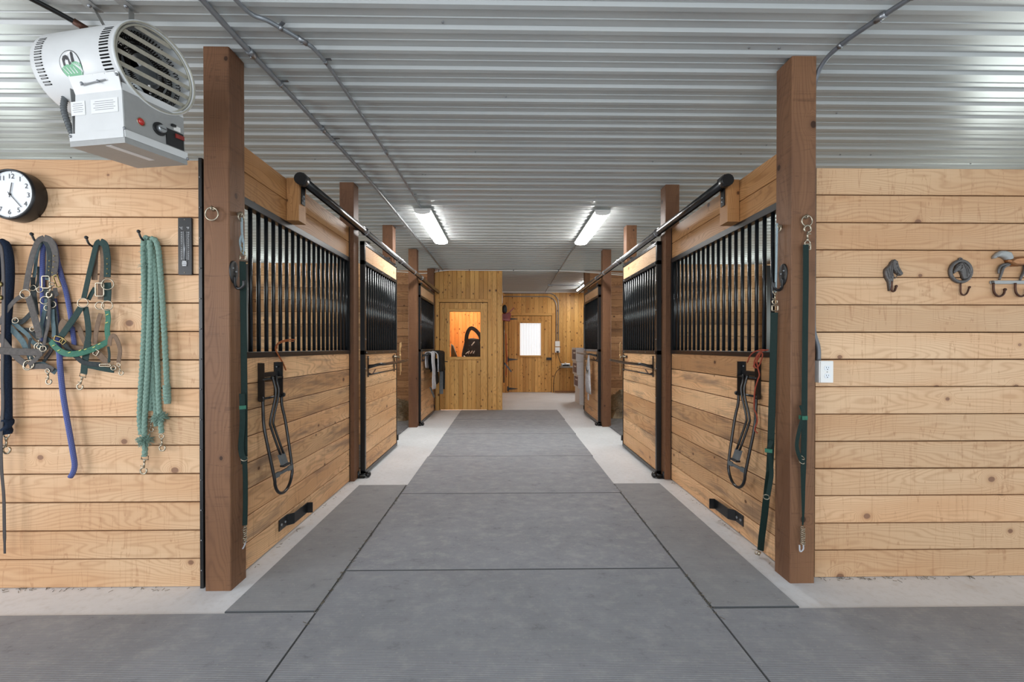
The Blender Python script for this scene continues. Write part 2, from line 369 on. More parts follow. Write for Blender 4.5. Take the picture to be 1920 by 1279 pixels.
def smooth(pts, n=6):
    P = [Vector(p) for p in pts]
    if len(P) < 3: return P
    Q = [P[0]*2-P[1]] + P + [P[-1]*2-P[-2]]; out = []
    for i in range(1, len(Q)-2):
        for k in range(n):
            t = k/n; a, b, c, d = Q[i-1:i+3]
            out.append(.5*((2*b)+(c-a)*t+(2*a-5*b+4*c-d)*t*t+(3*b-a-3*c+d)*t**3))
    out.append(P[-1]); return out
def resample(P, step):
    out = [P[0]]; acc = 0
    for a, b in zip(P, P[1:]):
        L = (b-a).length; d = step-acc
        while d <= L: out.append(a+(b-a)*(d/L)); d += step
        acc = (acc+L) % step if L else acc
    return out
def tag(o, label=None, cat=None, group=None, kind=None):
    if label: o['label'] = label
    if cat: o['category'] = cat
    if group: o['group'] = group
    if kind: o['kind'] = kind
    return o
def thing(name, label, cat, loc=(0, 0, 0), group=None):
    o = bpy.data.objects.new(name, None); o.empty_display_size = .1; COL.objects.link(o); o.location = loc
    return tag(o, label, cat, group)
def struct(name, mb, mat=None): return tag(mb.build(name, mat), kind='structure')
def text_mesh(mb, txt, size, O, A, B, N, mat, depth=.0008, align='CENTER'):
    cu = bpy.data.curves.new('t', 'FONT'); cu.body = txt; cu.size = size; cu.align_x = align; cu.align_y = 'CENTER'; cu.resolution_u = 3
    ob = bpy.data.objects.new('t', cu); COL.objects.link(ob)
    me = bpy.data.meshes.new_from_object(ob.evaluated_get(bpy.context.evaluated_depsgraph_get()))
    bpy.data.objects.remove(ob); bpy.data.curves.remove(cu)
    mb.mat(mat); O, A, B, N = map(Vector, (O, A, B, N)); n = mb.add([O+A*v.co.x+B*v.co.y+N*depth for v in me.vertices])
    for p in me.polygons: mb.face([n+i for i in p.vertices])
    bpy.data.meshes.remove(me)

def boards(mb, O, U, V, N, L, n, pitch, thick=.03, gap=.004, ch=.003, back=True, tones=None):
    """n boards of length L along U stacked along V, faces towards N"""
    O, U, V, N = map(Vector, (O, U, V, N))
    for i in range(n):
        g = gap*R.uniform(.6, 1.2); mb.t = tones[i] if tones else R.random(); h = pitch-g
        prof = [(g/2, 0), (g/2+h, 0), (g/2+h, thick-ch), (g/2+h-ch, thick), (g/2+ch, thick), (g/2, thick-ch)]
        mb.section(O+V*(i*pitch), U, V, N, prof, L, R.random()*60, R.random()*60)
    if back:
        cm = mb.cur; mb.mat('gap_shadow_wood'); mb.t = .0; mb.section(O, U, V, N, [(0, .002), (n*pitch, .002), (n*pitch, thick*.45), (0, thick*.45)], L); mb.cur = cm
    mb.t = .5; return mb
X3, Y3, Z3 = (1, 0, 0), (0, 1, 0), (0, 0, 1)
HC = 2.951            # ceiling height
XL, XR = -1.487, 1.59  # faces of the posts along the aisle
PL, PR = -1.53, 1.65   # faces of the stall fronts

# ------------------------------------------------------------------ the setting
mb = MB(); mb.mat('concrete').box(-7.0, 8.0, -5, 13.2, -.12, 0, axis=1); struct('floor', mb)
mb = MB(); mb.mat('ceiling')
pitch = .1573; y = -5.02-.0; prof = []
while y < 13.2:
    for dy, dz in ((0, 0), (.049, 0), (.0515, -.004), (.0545, -.004), (.057, 0), (.104, 0), (.114, -.015), (.141, -.015), (.151, 0)): prof.append((y+dy, HC+dz))
    y += pitch
n0 = mb.add([(-7.0, a, b) for a, b in prof]); n1 = mb.add([(8.0, a, b) for a, b in prof])
for i in range(len(prof)-1): mb.face([n0+i, n0+i+1, n1+i+1, n1+i])
mb.box(-7.0, 8.0, -5, 13.2, HC+.003, HC+.05, axis=1)
struct('ceiling', mb)
mb = MB(); mb.mat('galv')                                  # roof screws
for i in range(150):
    yy = -5.02 + pitch*R.randint(32, 88)+.085; mb.cyl((R.uniform(-4.5, 5), yy, HC-.006), (mb.v[-1].x if 0 else R.uniform(-4.5, 5), yy, HC+.001), .001, 3) if False else None
    xx = R.uniform(-4.5, 5); mb.cyl((xx, yy, HC-.005), (xx, yy, HC+.001), .006, 6)
struct('trim_1', mb)

PW = .1563
mb = MB(); mb.mat('pine'); boards(mb, (-5.2, 2.39, 0), X3, Z3, (0, -1, 0), 5.2-1.672, 15, PW, .035, .0062)
struct('wall_left', mb)
mb = MB(); mb.mat('pine'); boards(mb, (1.77, 2.43, 0), X3, Z3, (0, -1, 0), 5.2-1.77, 15, PW, .035, .0062)
struct('wall_right', mb)
# steel channels that hold the board ends beside the posts
mb = MB(); mb.mat('black_steel'); mb.box(-1.67, -1.652, 2.34, 2.42, 0, 2.35); mb.mat('galv')
for k in range(14): mb.ball((-1.661, 2.338, .1+k*.165), .004, 6, 4)
struct('trim_2', mb)
mb = MB(); mb.mat('black_steel'); mb.box(1.742, 1.768, 2.405, 2.45, 0, 2.35); struct('trim_3', mb)
# stall interiors: back walls with window openings, partitions, end walls, rubber floor
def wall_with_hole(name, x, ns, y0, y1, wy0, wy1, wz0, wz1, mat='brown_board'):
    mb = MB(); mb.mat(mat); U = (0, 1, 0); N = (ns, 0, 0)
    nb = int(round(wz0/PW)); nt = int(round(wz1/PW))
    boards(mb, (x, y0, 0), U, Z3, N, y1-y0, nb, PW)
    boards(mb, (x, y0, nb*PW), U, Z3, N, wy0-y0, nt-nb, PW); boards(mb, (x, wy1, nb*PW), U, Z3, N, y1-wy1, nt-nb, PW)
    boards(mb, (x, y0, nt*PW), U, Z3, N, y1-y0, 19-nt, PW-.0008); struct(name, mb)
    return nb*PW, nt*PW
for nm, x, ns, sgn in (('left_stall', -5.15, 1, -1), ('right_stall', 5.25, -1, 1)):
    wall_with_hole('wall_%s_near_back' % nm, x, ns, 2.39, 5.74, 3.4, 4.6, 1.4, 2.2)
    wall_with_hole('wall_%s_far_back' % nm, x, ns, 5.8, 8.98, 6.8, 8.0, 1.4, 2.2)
k = 0
for sg, xa, xb in ((-1, -5.12, -1.6), (1, 1.72, 5.22)):
    side = 'left' if sg < 0 else 'right'
    mb = MB(); mb.mat('pine' if 0 else 'stall_pine'); boards(mb, (xa, 5.74, 0), X3, Z3, (0, -1, 0), xb-xa, 15, .163, .03)
    boards(mb, (xa, 5.742, 0), X3, Z3, (0, 1, 0), xb-xa, 15, .163, .03); struct('wall_%s_partition' % side, mb)
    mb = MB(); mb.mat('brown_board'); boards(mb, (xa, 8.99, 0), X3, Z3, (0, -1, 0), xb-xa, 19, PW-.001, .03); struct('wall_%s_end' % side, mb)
    k += 1
    mb = MB(); mb.mat('stallmat').box(xa, xb+(.02 if sg < 0 else 0)-(0 if sg < 0 else 0), 2.46, 5.70, 0, .018, axis=1); tag(mb.build('stall_mat'), 'dark rubber floor of the near %s stall behind its barred front' % side, 'stall mat', 'rubber stall floors')
    mb = MB(); mb.mat('stallmat').box(xa, xb, 5.78, 8.95, 0, .018, axis=1); tag(mb.build('stall_mat'), 'dark rubber floor of the far %s stall seen past its open door' % side, 'stall mat', 'rubber stall floors')
    # black channel standing against the partition
    xs = -3.42 if sg < 0 else 3.53
    mb = MB(); mb.mat('black_steel').box(xs-.05, xs+.05, 5.66, 5.709, 0, 2.42, .004); struct('trim_%d' % (3+k), mb)

# tack room: front wall with door opening, side wall, back wall; far wall of the room behind
TY, FY = 8.9, 12.33
def tng(mb, x0, x1, z0, z1, y, w=.095, ny=-1, mat='tack_pine', thick=.02):
    mb.mat(mat); n = max(1, int(round((x1-x0)/w))); w = (x1-x0)/n
    boards(mb, (x0, y, z0), Z3, X3, (0, ny, 0), z1-z0, n, w, thick, .0035, .003)
D0, D1, DH = -1.385, -.37, 2.262
mb = MB(); tng(mb, -1.60, D0, 0, HC-.016, TY+.02); tng(mb, D1, -.087, 0, HC-.016, TY+.02); tng(mb, D0, D1, DH, HC-.016, TY+.02)
mb.mat('dark_gap').box(D0-.12, D0+.02, TY+.035, TY+.05, 0, 2.4); mb.box(D1-.02, D1+.1, TY+.035, TY+.05, 0, 2.4); mb.box(D0, D1, TY+.035, TY+.05, DH-.02, DH+.1); struct('wall_tack_front', mb)  # dark strips added behind the door gaps to keep light from leaking
mb = MB(); mb.mat('tack_pine'); boards(mb, (-.11, TY+.02, 0), Z3, Y3, (1, 0, 0), HC-.016, 35, .097, .02, .003); struct('wall_tack_side', mb)
mb = MB(); mb.mat('orange_pine'); boards(mb, (-3.6, 10.9, 0), Z3, X3, (0, -1, 0), HC-.016, 36, .096, .02, .003)
boards(mb, (-.13, 8.95, 0), Z3, Y3, (-1, 0, 0), HC-.016, 20, .097, .015, .003)
struct('wall_tack_back', mb)
mb = MB(); mb.mat('tack_pine').box(-.088, -.068, TY-.015, TY+.03, 0, HC-.016, .002); mb.mat('white'); mb.box(-.09, -.083, TY+.02, FY, 2.85, HC-.016); struct('trim_6', mb)
mb = MB(); FD0, FD1, FDH = .085, 1.345, 2.24
tng(mb, -.087, FD0, 0, 2.93, FY+.02, .09); tng(mb, FD1, 5.2, 0, 2.93, FY+.02, .11); tng(mb, FD0, FD1, FDH, 2.93, FY+.02, .12); mb.mat('dark_gap').box(-.6, 2, FY+.04, FY+.06, .005, 2.6); struct('wall_far', mb)  # dark sheet added behind the far door to stop sky light leaking
mb = MB(); mb.mat('white').box(-.08, 5.2, FY-.02, FY+.0, 2.905, 2.935); struct('trim_7', mb)
mb = MB(); mb.mat('pine'); boards(mb, (5.25, 9.0, 0), Y3, Z3, (-1, 0, 0), 3.4, 18, .163); struct('wall_far_right', mb)
mb = MB(); mb.mat('brown_board'); mb.box(1.36, 5.2, FY-.012, FY, 0, .05); struct('baseboard_far', mb)
# door trims
mb = MB(); mb.mat('tack_pine'); t = .07
mb.box(D0-t, D0, TY-.02, TY+.0, 0, DH+t, .003); mb.box(D1, D1+t, TY-.02, TY, 0, DH+t, .003); mb.box(D0, D1, TY-.02, TY, DH, DH+t, .003)
mb.box(-.165, -.088, TY-.02, TY, 0, HC-.016, .003); struct('trim_8', mb)
mb = MB(); mb.mat('tack_pine'); mb.box(FD0-.07, FD0, FY-.02, FY, 0, FDH+.07, .003); mb.box(FD1, FD1+.09, FY-.02, FY, 0, FDH+.07, .003); mb.box(FD0, FD1, FY-.02, FY, FDH, FDH+.07, .003); struct('trim_9', mb)

# door 1: tack room door with a window
d1 = tag(thing('door_1', None, None, (D0, TY, 0)), kind='structure')
wx0, wx1, wz0, wz1 = -1.165, -.525, 1.12, 2.06
mb = MB(); y = TY+.03
tng(mb, D0+.008, wx0, .012, DH-.012, y, .095, thick=.03); tng(mb, wx1, D1-.008, .012, DH-.012, y, .1, thick=.03); tng(mb, wx0, wx1, .012, wz0, y, .09, thick=.03); tng(mb, wx0, wx1, wz1, DH-.012, y, .09, thick=.03)
mb.build('door_panel', None, d1)
mb = MB(); mb.mat('tack_pine'); f = .06
for a in ((wx0-f, wx0, wz0-f, wz1+f), (wx1, wx1+f, wz0-f, wz1+f), (wx0, wx1, wz0-f, wz0), (wx0, wx1, wz1, wz1+f)): mb.box(a[0], a[1], TY-.026, TY+.01, a[2], a[3], .004)
fr1 = mb.build('window_frame', None, d1)
mb = MB(); mb.mat('glass').box(wx0, wx1, TY+.014, TY+.018, wz0, wz1, axis=0); mb.build('window_pane', None, fr1)
mb = MB(); mb.mat('black').obox((-1.3, TY-.015, 1.03), X3, Y3, Z3, .06, .03, .11); mb.cyl((-1.3, TY-.02, 1.03), (-1.3, TY-.08, 1.03), .011); mb.cyl((-1.31, TY-.075, 1.03), (-1.20, TY-.075, 1.02), .01); mb.build('door_handle', None, d1)
# door 2: far plank door with a bright panel
d2 = tag(thing('door_2', None, None, (FD0, FY, 0)), kind='structure')
qx0, qx1, qz0, qz1 = .42, 1.03, 1.085, 2.02
mb = MB(); y = FY+.03
tng(mb, FD0+.01, qx0, .012, FDH-.012, y, .08, thick=.03); tng(mb, qx1, FD1-.01, .012, FDH-.012, y, .1, thick=.03); tng(mb, qx0, qx1, .012, qz0, y, .09, thick=.03); tng(mb, qx0, qx1, qz1, FDH-.012, y, .09, thick=.03)
mb.build('door_panel', None, d2)
mb = MB(); mb.mat('tack_pine'); f = .045
for a in ((qx0-f, qx0, qz0-f, qz1+f), (qx1, qx1+f, qz0-f, qz1+f), (qx0, qx1, qz0-f, qz0), (qx0, qx1, qz1, qz1+f)): mb.box(a[0], a[1], FY-.028, FY+.01, a[2], a[3], .004)
fr2 = mb.build('window_frame', None, d2)
mb = MB(); mb.mat('blind')
for i in range(8):
    a = qx0+(qx1-qx0)*i/8; mb.section((a, FY+.02, qz0), Z3, X3, (0, -1, 0), [(0, 0), ((qx1-qx0)/8, 0), ((qx1-qx0)/8-.012, .01), (.012, .01)], qz1-qz0)
mb.build('translucent_panel', None, fr2)
for zz in (2.14, .965, .115):
    mb = MB(); mb.mat('black'); mb.box(FD0-.035, FD0-.005, FY-.03, FY-.018, zz-.07, zz+.07); mb.cyl((FD0, FY-.02, zz-.06), (FD0, FY-.02, zz+.06), .009)
    mb.prism([(0, -.035), (.26, -.008), (.275, 0), (.26, .008), (0, .035)], (FD0, FY-.004, zz), X3, Z3, (0, -1, 0), 0, .006); mb.build('strap_hinge', None, d2)
mb = MB(); mb.mat('black').box(1.19, 1.335, FY-.04, FY-.0, .95, 1.02, .004); mb.cyl((1.23, FY-.04, .985), (1.23, FY-.075, .985), .03, 12); mb.build('door_latch', None, d2)
area('tack_room_lamp', (-1.1, 9.9, 2.85), (0, 0, -1), .4, .4, 85, (1, .84, .62))

# ------------------------------------------------------------------ posts
def post(x, y, label, w=.138, z1=HC-.0155, inner=None):
    mb = MB(); mb.mat('post'); mb.t = R.random(); mb.box(x, x+w, y, y+w, 0, z1, .004, axis=2)
    return tag(mb.build('timber_post'), label, 'post', 'timber posts along the aisle')
w_ = .138
post(XL-w_, 2.314, 'brown timber post at the aisle front left corner, an empty ring on its face')
post(XR, 2.34, 'brown timber post at the aisle front right corner, green strap on its face')
post(XL-w_, 4.19, 'brown timber post between the near left barred panel and its sliding door')
post(XR, 4.2, 'brown timber post between the near right barred panel and its sliding door')
post(XL-w_, 5.64, 'brown timber post rising behind the far edge of the near left sliding door')
post(XR+.01, 5.60, 'brown timber post rising behind the far edge of the near right sliding door')
post(XL-w_+.03, 7.0, 'brown timber post on the far side of the open left stall doorway')
post(XR+.02, 7.0, 'brown timber post on the far side of the open right stall doorway')
post(XL-w_+.02, 8.74, 'brown timber post at the left end of the tack room wall')
post(1.67, 8.93, 'brown timber post at the far right end of the stalls beside white boxes', w=.11)

# ------------------------------------------------------------------ stall fronts (fixed panels)
def stall_front(xf, sg, y0, y1, label, nbars):
    """xf = aisle face, sg = -1 left, +1 right"""
    N = (-sg, 0, 0); t = thing('barred_partition', label, 'stall panel', (xf, y0, 0), 'barred stall fronts')
    th = .04; xo = xf+sg*th
    mb = MB(); mb.mat('stall_pine'); boards(mb, (xo, y0, 0.004), Y3, Z3, N, y1-y0, 8, .157, th, .006); mb.build('lower_panel', None, t)
    mb = MB(); mb.mat('header_pine'); boards(mb, (xo, y0, 2.195), Y3, Z3, N, y1-y0, 2, .153, th, .004); mb.build('header_board', None, t)
    mb = MB(); mb.mat('black_steel'); a, b = sorted((xf-sg*.008, xf+sg*.045))
    mb.box(a, b, y0, y1, 2.155, 2.2, .002); mb.box(a, b, y0, y1, 1.256, 1.292, .002); mb.box(a, b, y0, y0+.03, 1.29, 2.16); mb.box(a, b, y1-.02, y1, 1.29, 2.16)
    a, b = sorted((xf-sg*.002, xf+sg*.045)); mb.box(a, b, y1-.012, y1+.002, 0, 2.5); mb.build('grille_frame', None, t)
    for i in range(nbars):
        yy = y0+.06+(y1-y0-.1)*i/(nbars-1); mb = MB(); mb.mat('bar_steel').cyl((xf+sg*.02, yy, 1.29), (xf+sg*.02, yy, 2.157), .0125, 10); mb.build('bar', None, t)
    return t
stall_front(PL, -1, 2.46, 4.19, 'near left stall front, wood boards below black bars, with folded saddle rack', 20)
stall_front(PR, 1, 2.485, 4.2, 'near right stall front, wood boards below black bars, with red twine on its rack', 20)
stall_front(PL, -1, 7.14, 8.74, 'far left fixed stall front hidden mostly behind the slid-open left door', 17)
stall_front(PR, 1, 7.14, 8.92, 'far right fixed stall front hidden mostly behind the slid-open right door', 18)

# ------------------------------------------------------------------ sliding doors
def sliding_door(xa, sg, y0, y1, label, z1=2.4, dz=0, nb=15):
    """xa = aisle face; the leaf is 6 cm deep away from the aisle"""
    N = (-sg, 0, 0); t = thing('sliding_stall_door', label, 'sliding door', (xa, y0, 0), 'sliding stall doors'); xb = xa+sg*.048
    a, b = sorted((xa, xb))
    mb = MB(); mb.mat('black_steel'); mb.box(a, b, y0, y0+.035, .025, z1, .002); mb.box(a, b, y1-.018, y1, .025, z1, .002)
    mb.box(a, b, y0, y1, z1-.038, z1, .002); mb.box(a, b, y0, y1, 2.165, 2.205, .002); mb.box(a, b, y0, y1, 1.245, 1.285, .002); mb.box(a, b, y0, y1, .02, .058, .002)
    mb.mat('galv'); e = -sg*.002
    for zz in (.2, .5, .8, 1.1, 1.4, 1.7, 2.0): mb.ball((xa+e, y0+.018, zz), .006, 6, 4)
    for k in range(5):
        for zz in (z1-.019, 2.185, 1.265): mb.ball((xa+e, y0+.06+(y1-y0-.12)*k/4, zz), .005, 6, 4)
    mb.build('door_frame', None, t)
    mb = MB(); mb.mat('pine'); mb.t = .6; c, d = sorted((xa+sg*.006, xa+sg*.042)); mb.box(c, d, y0+.035, y1-.018, 2.203, z1-.036, .0, axis=1); mb.build('top_board', None, t)
    mb = MB(); mb.mat('stall_pine'); boards(mb, (xa+sg*.045, y0+.03, .056), Y3, Z3, N, y1-y0-.045, 7, (1.247-.056)/7, .038, .004, tones=[R.uniform(.4, 1) for _ in range(7)]); mb.build('lower_panel', None, t)
    for i in range(nb):
        yy = y0+.075+(y1-y0-.13)*i/(nb-1); mb = MB(); mb.mat('bar_steel').cyl((xa+sg*.022, yy, 1.284), (xa+sg*.022, yy, 2.168), .0125, 10); mb.build('bar', None, t)
    # trolleys that ride in the track
    for yy in (y0+.18, y1-.32):
        mb = MB(); mb.mat('galv').cyl((xa+sg*.02, yy, z1-.01), (xa+sg*.02, yy, 2.438), .007, 8); mb.cyl((xa+sg*.02, yy, z1+.006), (xa+sg*.02, yy, z1+.018), .014, 6)
        mb.obox((xa+sg*.02, yy, z1+.03), X3, Y3, Z3, .03, .07, .008); mb.build('trolley_hanger', None, t)
    # latch at the far edge, with a loop of tan twine
    mb = MB(); mb.mat('black_steel').box(*sorted((xa-sg*.008, xa)), y1-.22, y1-.02, 1.185, 1.215, .001); mb.mat('nickel'); mb.cyl((xa-sg*.018, y1-.2, 1.2), (xa-sg*.018, y1+.06, 1.2), .007)
    mb.ball((xa-sg*.018, y1+.02, 1.19), .014); mb.build('latch', None, t)
    mb = MB(); mb.mat('black_steel').box(*sorted((xa-sg*.012, xa+sg*.05)), y1, y1+.035, .09, .16, .003); mb.build('floor_latch', None, t)
    return t
sliding_door(-1.432, -1, 4.345, 5.63, 'near left black-framed sliding stall door, closed, with an empty blanket bar')
sliding_door(1.54, 1, 4.30, 5.56, 'near right black-framed sliding stall door, closed, with an empty blanket bar')
sliding_door(-1.432, -1, 7.19, 8.55, 'far left sliding stall door slid open beside the tack room, hung with tack')
sliding_door(1.565, 1, 7.14, 8.42, 'far right sliding stall door slid open, hung with a pale grey cloth', z1=2.38)

# tracks
def track(x, sg, y0, label, xf):
    t = thing('door_track', label, 'door track', (x, y0, 2.47), 'sliding door tracks')
    z = 2.472; mb = MB(); mb.mat('black_steel').cyl((x, y0, z), (x, 4.2, z), .032, 20); mb.build('dark_rail', None, t); mb = MB(); mb.mat('track_steel').cyl((x, 4.2, z), (x, 8.86, z), .032, 20); mb.build('sheen_rail', None, t)  # one black pipe; the lighter far length carries its reflections in its colour
    mb = MB(); mb.mat('dark_gap').box(x-.008, x+.008, y0+.03, 8.84, z-.0335, z-.028); mb.build('rail_slot', None, t)
    mb = MB(); mb.mat('black'); mb.cyl((x, y0-.025, z), (x, y0+.03, z), .041, 16); mb.obox((x, y0+.05, z+.038), X3, Y3, Z3, .03, .1, .016); mb.build('end_cap', None, t)
    yb = y0+.1
    mb = MB(); mb.mat('header_pine').box(*sorted((xf-sg*.002, xf-sg*.088)), y0+.045, y0+.155, 2.205, 2.5, .003); mb.build('mounting_block', None, t)
    mb = MB(); mb.mat('black_steel'); a, b = sorted((xf-sg*.088, xf-sg*.096)); mb.box(a, b, yb-.025, yb+.025, 2.33, 2.47); mb.mat('galv')
    for zz in (2.36, 2.39): mb.ball((xf-sg*.098, yb, zz), .008, 8, 5)
    mb.build('track_bracket', None, t)
    for yp, xp in ((4.26, XL if sg < 0 else XR), (5.70, XL+.01 if sg < 0 else XR+.01), (7.07, XL+.03 if sg < 0 else XR+.02)):
        mb = MB(); mb.mat('track_steel').box(*sorted((xp-sg*.001, x)), yp-.03, yp+.03, z+.02, z+.045); mb.ring((x, yp, z), Y3, .036, .005, 16); mb.build('track_bracket', None, t)
    for yp in (5.55, 6.55):
        mb = MB(); mb.mat('galv').cyl((x, yp-.03, z), (x, yp+.03, z), .035, 16); mb.build('coupling', None, t)
track(-1.40, -1, 2.945, 'round black steel door track running above the left stalls', PL)
track(1.53, 1, 2.925, 'round black steel door track running above the right stalls', PR)

# floor guides with ball knobs at the near foot of every sliding door
for x, sg, yy, lb in ((-1.455, -1, 4.33, 'black ball-topped door guide at the foot of the near left sliding door'), (1.565, 1, 4.27, 'black ball-topped door guide at the foot of the near right sliding door'),
                      (-1.455, -1, 7.17, 'small black door guide at the foot of the far left sliding door'), (1.59, 1, 7.12, 'small black door guide at the foot of the far right sliding door')):
    t = thing('door_guide', lb, 'door guide', (x-sg*.07, yy, 0), 'floor guides of the sliding doors')
    mb = MB(); mb.mat('black_steel').ball((x-sg*.06, yy-.005, .03), .029, 16, 12); mb.build('ball', None, t)
    mb = MB(); mb.mat('black_steel').box(x-.035, x+.035, yy-.05, yy-.0, 0, .012); mb.cyl((x-sg*.06, yy-.005, .03), (x+sg*.03, yy-.02, .03), .01); mb.cyl((x+sg*.03, yy-.03, 0), (x+sg*.03, yy-.03, .07), .016); mb.build('base', None, t)

# ------------------------------------------------------------------ rubber mats
def mat_slab(x0, x1, y0, y1, m, label, name='rubber_mat', h=.009, group='rubber floor mats'):
    mb = MB(); mb.mat(m); e = .003
    lo = mb.add([(x0, y0, 0), (x1, y0, 0), (x1, y1, 0), (x0, y1, 0)]); mi = mb.add([(x0, y0, h-e), (x1, y0, h-e), (x1, y1, h-e), (x0, y1, h-e)])
    hi = mb.add([(x0+e, y0+e, h), (x1-e, y0+e, h), (x1-e, y1-e, h), (x0+e, y1-e, h)])
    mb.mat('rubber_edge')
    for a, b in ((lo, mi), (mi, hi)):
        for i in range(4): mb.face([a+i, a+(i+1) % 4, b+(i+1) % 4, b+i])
    mb.mat(m)
    mb.face([hi, hi+1, hi+2, hi+3]); mb.face([lo+3, lo+2, lo+1, lo])
    return tag(mb.build(name), label, 'rubber mat', group)
ml, mr = -.937, 1.035
ys = [-1.42, -.12, 1.19, 2.497, 3.806, 5.11, 6.42, 7.72, 8.88]
names = [None, None, 'grey rubber aisle mat in the foreground, nearest the camera', 'grey rubber aisle mat between the two narrow ribbed side mats, nearer one', 'grey rubber aisle mat between the two sliding doors, second past the narrow mats',
         'fourth grey rubber aisle mat from the front, level with the ceiling lights', 'grey rubber aisle mat level with the open stall doorways', 'farthest grey rubber aisle mat, in front of the tack room door']
gp = .0022
for i in range(2, 8):
    a, b = ys[i], ys[i+1]
    mat_slab(ml+gp+(.0 if i < 5 else .01), mr-gp+(0, 0, 0, 0, .012, .024, .036, .05)[i], a+.003, b-.003, 'finemat' if i == 2 else 'mat', names[i])
mat_slab(-2.9, ml-gp, .9, 2.105, 'finemat', 'finely ribbed grey foreground mat on the left below the tack')
mat_slab(mr+gp, 3.1, .9, 2.105, 'finemat', 'finely ribbed grey foreground mat on the right below the horse hooks')
mat_slab(-1.394, -.944, 2.12, 4.055, 'ribmat', 'narrow ribbed grey mat along the left stall front')
mat_slab(1.042, 1.487, 2.12, 4.065, 'ribmat', 'narrow ribbed grey mat along the right stall front')
# dark strips along the mat seams, then straw and shavings crumbs swept against edges
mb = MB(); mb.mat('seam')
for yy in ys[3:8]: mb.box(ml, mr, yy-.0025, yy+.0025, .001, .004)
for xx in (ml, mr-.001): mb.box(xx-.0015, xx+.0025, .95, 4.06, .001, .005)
mb.mat('straw')
for i in range(420):
    q = R.random()
    if q < .3: x, y = ml-.004+R.gauss(0, .006), R.uniform(2.0, 4.05)
    elif q < .6: x, y = mr+.004+R.gauss(0, .006), R.uniform(2.0, 4.05)
    elif q < .75: x, y = R.uniform(-2.8, -1.7), 2.34+R.gauss(0, .012)
    elif q < .9: x, y = R.uniform(1.78, 2.9), 2.38+R.gauss(0, .012)
    elif q < .95: x, y = PL+.02+abs(R.gauss(0, .015)), R.uniform(2.5, 4.2)
    else: x, y = PR-.02-abs(R.gauss(0, .015)), R.uniform(2.5, 4.2)
    an = R.uniform(0, pi); L = R.uniform(.003, .014); d = Vector((cos(an), sin(an), 0)); c = Vector((x, y, .002 if q > .6 else R.uniform(.003, .014)))
    mb.tube([c-d*L, c+d*L+Vector((0, 0, R.uniform(0, .003)))], .0012, 3)
tag(mb.build('straw_crumbs'), 'scattered straw crumbs lying in the seams between mats and along the walls', 'straw', kind='stuff')
def hay(x0, x1, y0, y1, h, label, n=900, m='hay', seed=1):
    r = random.Random(seed); mb = MB(); mb.mat(m); cx, cy = (x0+x1)/2, (y0+y1)/2
    G = 14; base = []
    for i in range(G+1):
        for j in range(G+1):
            x = x0+(x1-x0)*i/G; y = y0+(y1-y0)*j/G; q = max(0, 1-((x-cx)/(x1-x0)*2)**2)*max(0, 1-((y-cy)/(y1-y0)*2)**2)
            base.append((x, y, .021+h*.85*sqrt(q)*(1+.3*noise.noise(Vector((x*5, y*5, seed))))))
    k = mb.add(base)
    for i in range(G):
        for j in range(G): a = k+i*(G+1)+j; mb.face([a, a+G+1, a+G+2, a+1])
    for i in range(n):
        x, y = r.uniform(x0, x1), r.uniform(y0, y1); q = max(0, 1-((x-cx)/(x1-x0)*2)**2)*max(0, 1-((y-cy)/(y1-y0)*2)**2)
        if q < .03: continue
        c = Vector((x, y, .02+h*.85*sqrt(q))); d = Vector((r.gauss(0, 1), r.gauss(0, 1), r.gauss(0, .5))).normalized()*r.uniform(.03, .09)
        mb.tube([c-d, c+Vector((0, 0, .012)), c+d], .0036, 3)
    return tag(mb.build('hay_heap', None), label, 'hay', kind='stuff')
hay(-2.75, -1.75, 7.5, 8.9, .32, 'heap of grey-brown hay inside the far left stall', 1300, seed=3)
hay(1.95, 3.1, 7.7, 8.9, .5, 'heap of grey-brown hay inside the far right stall', 1500, seed=5)
#PART2
# ------------------------------------------------------------------ ceiling lights
def wrap_light(x, y0, y1, w, label, mount=True):
    t = thing('ceiling_light', label, 'ceiling light', (x, (y0+y1)/2, HC-.015), 'strip lights on the ceiling'); z = HC-.09
    hw = w/2; prof = [(-hw, .035), (-hw*.98, .012), (-hw*.8, .002), (-hw*.4, -.006), (0, -.008), (hw*.4, -.006), (hw*.8, .002), (hw*.98, .012), (hw, .035)]
    mb = MB(); mb.mat('lens'); mb.section((x, y0+.02, z), Y3, X3, Z3, prof, y1-y0-.04); mb.build('diffuser', None, t)
    mb = MB(); mb.mat('white')
    for a, b in ((y0, y0+.021), (y1-.021, y1)): mb.section((x, a, z), Y3, X3, Z3, [(p[0]*.99, p[1]+.0005) for p in prof], b-a)
    mb.box(x-hw-.004, x+hw+.004, y0, y1, z+.032, z+.052, .003); mb.build('housing', None, t)
    for yy in (y0+.2, y1-.2): mb = MB(); mb.mat('galv').box(x-.012, x+.012, yy-.01, yy+.01, z+.048, HC-.001); mb.build('bracket', None, t)
    return t
wrap_light(-.955, 4.90, 6.36, .19, 'bright white strip light on the ceiling left of the aisle centre')
wrap_light(1.13, 4.92, 6.38, .175, 'bright white strip light on the ceiling right of the aisle centre')
wrap_light(2.05, 10.3, 11.7, .17, 'small bright strip light at the far end, partly behind the far right post')
# extra lamps added over the cross aisle behind the camera, out of view
for x, y0 in ((-2.2, -2.6), (2.2, -2.6)):
    area('added_cross_aisle_lamp', (x, y0, HC-.1), (0, 0, -1), .2, 1.4, 26, (1, .98, .95))

